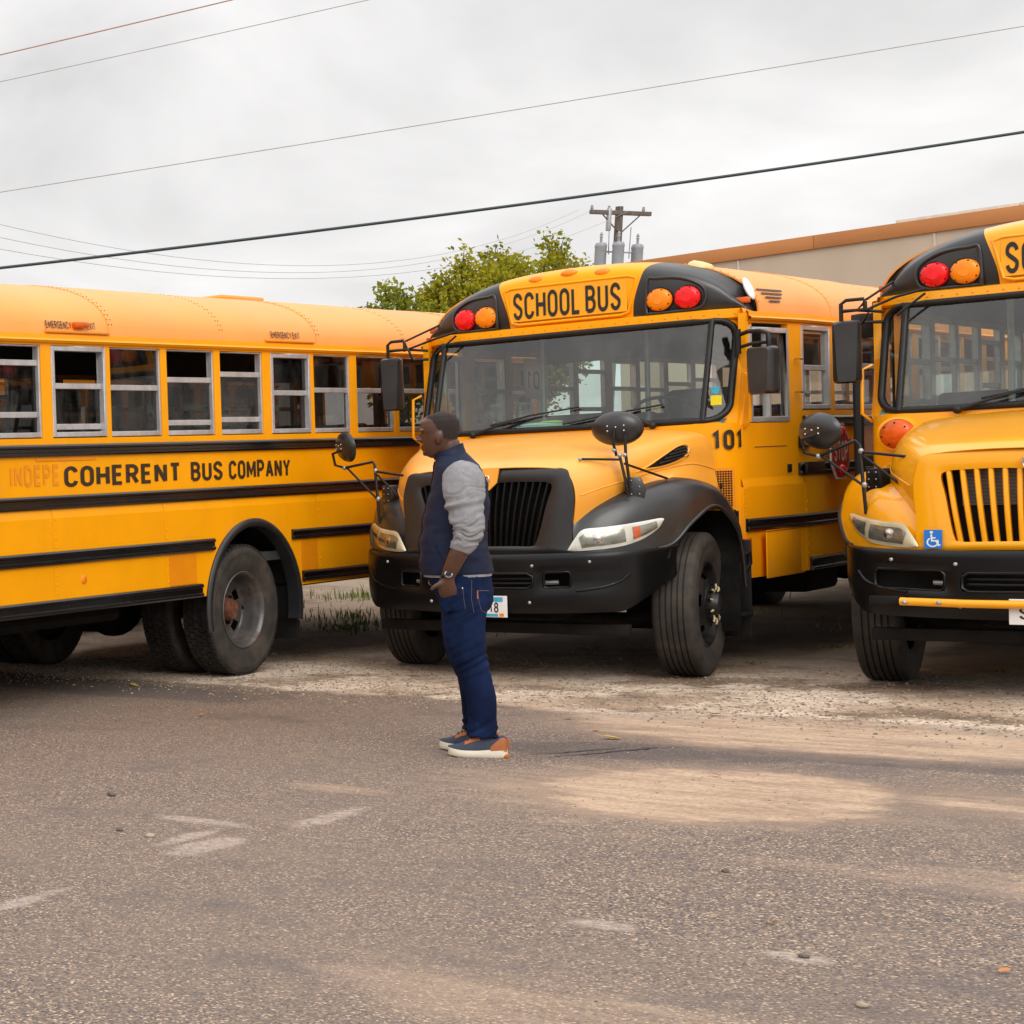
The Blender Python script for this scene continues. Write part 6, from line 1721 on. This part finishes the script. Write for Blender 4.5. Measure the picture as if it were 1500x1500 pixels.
# jeans
j = MB()
closed_loft(j, oval_rings([(.79, -.10, .122, .165), (.84, -.122, .143, .188), (.89, -.126, .160, .198), (.94, -.121, .182, .196), (.985, -.114, .200, .19), (1.02, -.110, .20, .185)], 36, 2.3))
for sy in (1, -1): limb(j, LEGS[sy], 24, 6)
limb(j, [(.095, .203, .93, .056, .022), (.085, .203, .88, .058, .022), (.075, .185, .80, .05, .020)], 14)
def jean_folds(p, n_):
    z = p.z; d = 0.0
    kz = math.exp(-((z - .53) / .11) ** 2) + 1.3 * math.exp(-((z - .13) / .07) ** 2) + .7 * math.exp(-((z - .80) / .07) ** 2)
    d += kz * .011 * (.35 - 1.6 * abs(mnoise.noise(Vector((p.x * 6 + z * 6, p.y * 6, z * 26 + p.x * 15)))))
    d += .0045 * mnoise.noise(Vector((p.x * 14, p.y * 14, z * 9)))
    return d
jo = fuse(j, 'jeans', m_jean, .0062, 4, jean_folds, man)
bv = BVHTree.FromPolygons([v.co for v in jo.data.vertices], [tuple(p.vertices) for p in jo.data.polygons])
def on_jeans(x, z, lift=.0008, frm=(0, 1, 0)):
    h = bv.ray_cast(Vector((x, .6, z)), Vector((0, -1, 0)))
    if h[0] is None: return None
    return h[0] + h[1] * lift
def seam(pts, r, name, m_, par=jo):
    q = []
    for a, c in zip(pts[:-1], pts[1:]):
        for t in range(6):
            p = on_jeans(lerp(a[0], c[0], t / 6), lerp(a[1], c[1], t / 6))
            if p is not None: q.append(p)
    if len(q) > 2: MB().tube(q, r, 5).build(name, m_, par, smooth=60)
seam([(-.020, .965), (-.016, .86), (-.028, .775)], .0016, 'side_seam', m_seam)
seam([(-.045, .905), (-.070, .905), (-.105, .900)], .0022, 'pocket_seam', m_seam)
seam([(-.045, .905), (-.052, .84), (-.062, .795), (-.098, .775)], .0018, 'pocket_seam', m_seam)
seam([(.135, .928), (.09, .916), (.035, .914), (.028, .93)], .003, 'pocket_hem', m_jean)
seam([(.024, .925), (.02, .86), (.012, .80)], .0015, 'pocket_seam', m_seam)
p = on_jeans(-.046, .885)
MB().box(-.003, .003, -.001, .003, -.022, .022).build('pocket_tab', m_tan, jo, smooth=0).location = p
MB().ell(on_jeans(.026, .921), (.006, .004, .006), 8, 6).build('rivet', M['chrome'], jo, smooth=60)
# grey jumper: sleeves pushed up to the elbows, a hem below the vest
for sy in (1, -1):
    sl = MB()
    limb(sl, [(-.012, sy * .155, 1.575, .060, .045), (.002, sy * .200, 1.525, .098, .078), (.004, sy * .232, 1.43, .100, .078), (.000, sy * .254, 1.34, .086, .070), (-.012, sy * .266, 1.26, .074, .062), (-.004, sy * .268, 1.20, .068, .058), (.018, sy * .266, 1.155, .058, .052), (.031, sy * .263, 1.125, .051, .047)], 26, 7, caps=True)
    def knit(p_, n_):
        d = 0.0; z = p_.z
        w = math.exp(-((z - 1.24) / .075) ** 2)
        q_ = Vector((p_.x * 7 + z * 9, p_.y * 7, z * 30 + p_.x * 9 + 3 * mnoise.noise(p_ * 9)))
        d += (w + .25) * .013 * (.5 - abs(mnoise.noise(q_)) * 2.0)
        d += math.exp(-((z - 1.37) / .035) ** 2) * .007 * math.sin((z - 1.37) * 95 + p_.x * 26)
        d += .006 * mnoise.noise(Vector((p_.x * 16, p_.y * 16, z * 16)))
        return d
    fuse(sl, 'sleeve', m_knit, .0058, 3, knit, man)
MB().grid([[(x, y, z) for x, y, z in r] for r in oval_rings([(.978, -.119, .213, .190), (1.02, -.118, .216, .192)], 40, 2.3)], closed_u=True).build('jumper_hem', m_knit, man, smooth=60)
# vest with stand-up collar
VR = [(.992, -.124, .222, .196), (1.0, -.128, .227, .200), (1.06, -.118, .230, .202), (1.12, -.106, .228, .200), (1.19, -.100, .224, .198), (1.27, -.106, .211, .196), (1.36, -.116, .191, .197), (1.44, -.113, .172, .196), (1.50, -.102, .158, .190), (1.545, -.088, .148, .176), (1.58, -.072, .146, .152), (1.61, -.048, .140, .118), (1.635, -.026, .138, .095)]
vr = []
for i in range(len(VR) - 1):
    for t in range(5): vr.append(cr(VR[max(0, i - 1)], VR[i], VR[i + 1], VR[min(len(VR) - 1, i + 2)], t / 5))
vr.append(VR[-1])
rows = oval_rings(vr, 72, 2.25)
def vest_d(p):
    z, x, y = p[2], p[0], p[1]
    d = .0065 * mnoise.noise(Vector((x * 6 + z * 3, y * 6, z * 15 + x * 5))) + .005 * (.5 - abs(mnoise.noise(Vector((x * 8 - z * 6, y * 8, z * 19))))) * (1 if z < 1.25 else .5) + .003 * mnoise.noise(Vector((x * 12, y * 12, z * 40)))
    d -= .0030 * max(0, math.cos((z - .99) / .115 * 2 * math.pi)) ** 14
    if z > 1.5: d *= .5
    return d
r2 = []
for r in rows:
    row = []
    for x, y, z in r:
        c = Vector((.05, 0, 0)); n_ = (Vector((x, y, 0)) - c).normalized(); dd = vest_d((x, y, z))
        row.append((x + n_.x * dd, y + n_.y * dd, z))
    r2.append(row)
# collar rings, higher at the nape than at the throat
for (k, (xb, xf, w, zb, zf)) in enumerate([(-.012, .142, .084, 1.652, 1.615), (.0, .150, .078, 1.690, 1.630), (.002, .155, .076, 1.706, 1.640), (.012, .147, .068, 1.700, 1.632), (.02, .13, .06, 1.65, 1.60)]):
    row = []
    for j_ in range(72):
        a = 2 * math.pi * j_ / 72; c, s_ = math.cos(a), math.sin(a)
        row.append((lerp(xb, xf, (c + 1) / 2), w * s_, lerp(zb, zf, (c + 1) / 2)))
    r2.append(row)
vm = MB().grid(r2, closed_u=True)
vm.grid([r2[0], [(x * .97, y * .97, z + .004) for x, y, z in r2[0]]], closed_u=True)
vest = vm.build('vest', m_vest, man, smooth=75)
vb = BVHTree.FromPolygons([v.co for v in vest.data.vertices], [tuple(p.vertices) for p in vest.data.polygons])
q = []
for a, c in ((.155, 1.215), (.150, 1.18), (.138, 1.13), (.118, 1.085)):
    h = vb.ray_cast(Vector((a, .6, c)), Vector((0, -1, 0)))
    if h[0] is not None: q.append(h[0] + h[1] * .002)
if len(q) > 2: MB().tube(spline([tuple(p) for p in q], 4), .0035, 6).build('pocket_welt', m_vest, vest, smooth=60)
q = []
for k in range(24):
    h = vb.ray_cast(Vector((.6, .012, 1.0 + k * .0265)), Vector((-1, 0, 0)))
    if h[0] is not None: q.append(h[0] + Vector((.002, 0, 0)))
if len(q) > 2: MB().tube(q, .004, 6).build('zip', M['black_trim'], vest, smooth=60)
# bound armholes
for sy in (1, -1):
    pts = []
    for k in range(20):
        a = 2 * math.pi * k / 20; pts.append((.004 + .100 * math.cos(a), sy * (.186 + .012 * math.sin(a) * -1), 1.475 + .105 * math.sin(a)))
    MB().tube(pts, .010, 8, closed=True).build('armhole_binding', m_vest, vest, smooth=60)
# wristwatch on the near wrist
wt = empty('wristwatch', (.0865, .2415, 1.0)); wt.parent = man; wt.rotation_euler = (R(8), R(22), 0)
MB().tube([(.037 * math.cos(2 * math.pi * k / 22), .030 * math.sin(2 * math.pi * k / 22), 0) for k in range(22)], .0085, 8, closed=True).build('strap', M['black_trim'], wt, smooth=60)
MB().lathe([(0, .0355), (.014, .0355), (.0165, .034), (.0195, .034), (.021, .030), (.021, .024), (0, .024)], 24, 'Y').build('watch_case', M['chrome'], wt, smooth=35)
MB().lathe([(0, .0362), (.0145, .0362), (.0145, .0354)], 24, 'Y').build('dial', M['black_letter'], wt, smooth=35)
# trainers
def shoe(cx, cy, rz):
    s_ = empty('shoe', (cx, cy, 0)); s_.parent = man; s_.rotation_euler = (0, 0, rz)
    def half(x):                             # outline half-width along the length
        t = (x + .142) / .284; return .030 + .022 * math.sin(math.pi * min(1, t * 1.15)) if t < .55 else max(.004, (.048 + .004 * math.sin((t - .55) * 7)) * math.sqrt(max(0, 1 - ((t - .62) / .385) ** 2 if t > .62 else 1)))
    xs = [lerp(-.142, .142, k / 30) for k in range(31)]
    def hw_(x):
        t = (x + .142) / .284
        e = math.sqrt(max(0, 1 - ((.12 - t) / .125) ** 2)) if t < .12 else (math.sqrt(max(0, 1 - ((t - .72) / .285) ** 2)) if t > .72 else 1)
        return max(.002, (lerp(.037, .050, max(0, min(1, (t - .12) / .6)))) * e)
    rows = []
    for (z0, k) in ((.000, .90), (.004, .98), (.018, 1.06), (.030, 1.03), (.039, .98)):
        top = []
        for x in xs: 
            zz = z0 + (.014 * max(0, (x - .05) / .09) ** 2) + (.006 * max(0, (-x - .08) / .06) ** 2 if z0 < .01 else .0) + (z0 > .02) * (.014 * max(0, (-x) / .14))
            top.append((x, hw_(x) * k, zz))
        rows.append(top + [(x, -y, z) for x, y, z in top[::-1]])
    sm_ = MB().grid(rows, closed_u=True); sm_.add(rows[0], [tuple(range(len(rows[0])))]); sm_.add(rows[-1], [tuple(range(len(rows[0])))[::-1]])
    sm_.build('sole', m_sole, s_, smooth=45)
    def ht(x): 
        pr = [(-.142, .108), (-.125, .122), (-.085, .112), (-.04, .120), (.0, .122), (.03, .108), (.06, .088), (.09, .070), (.12, .058), (.142, .048)]
        for a, c in zip(pr[:-1], pr[1:]):
            if x <= c[0]: return lerp(a[1], c[1], (x - a[0]) / (c[0] - a[0]))
        return pr[-1][1]
    def sec(x, d=0.0, a0=0.0, a1=180.0, n=16):
        out = []; w = hw_(x) * .96 + d; h = ht(x) + d - .036
        for k in range(n + 1):
            a = R(lerp(a0, a1, k / n)); c, sn = math.cos(a), math.sin(a)
            out.append((x, w * math.copysign(abs(c) ** .8, c), .034 + .014 * max(0, (x - .05) / .09) ** 2 + h * sn ** .85))
        return out
    MB().grid([sec(x) for x in xs]).build('upper', m_navy, s_, smooth=70)
    for (a0, a1) in ((0, 58), (122, 180)):
        MB().grid([sec(lerp(-.144, -.060, k / 10), .0025, a0, a0 + (a1 - a0) * (1 if a0 else lerp(1, .25, max(0, k - 4) / 6)), 8) if a0 == 0 else sec(lerp(-.144, -.060, k / 10), .0025, a1 - (a1 - a0) * lerp(1, .25, max(0, k - 4) / 6), a1, 8) for k in range(11)]).build('heel_counter', m_tan, s_, smooth=70)
    MB().box(-.151, -.138, -.012, .012, .045, .105).build('heel_tab', m_tan, s_, bevel=.004)
    for (a0, a1) in ((38, 72), (108, 142)):
        MB().grid([sec(lerp(-.012, .062, k / 8), .003, a0, a1, 6) for k in range(9)]).build('lace_stay', m_tan, s_, smooth=70)
    for k in range(4):
        x = lerp(-.005, .048, k / 3); q = sec(x, .006, 60, 120, 6); MB().tube(q, .003, 5).build('lace', m_navy, s_, smooth=60)
    MB().box(-.150, -.115, -.034, .034, .0005, .022).build('heel_cushion', m_tan, s_, bevel=.008)
shoe(-.026, .113, 0.0); shoe(.018, -.122, -.06)
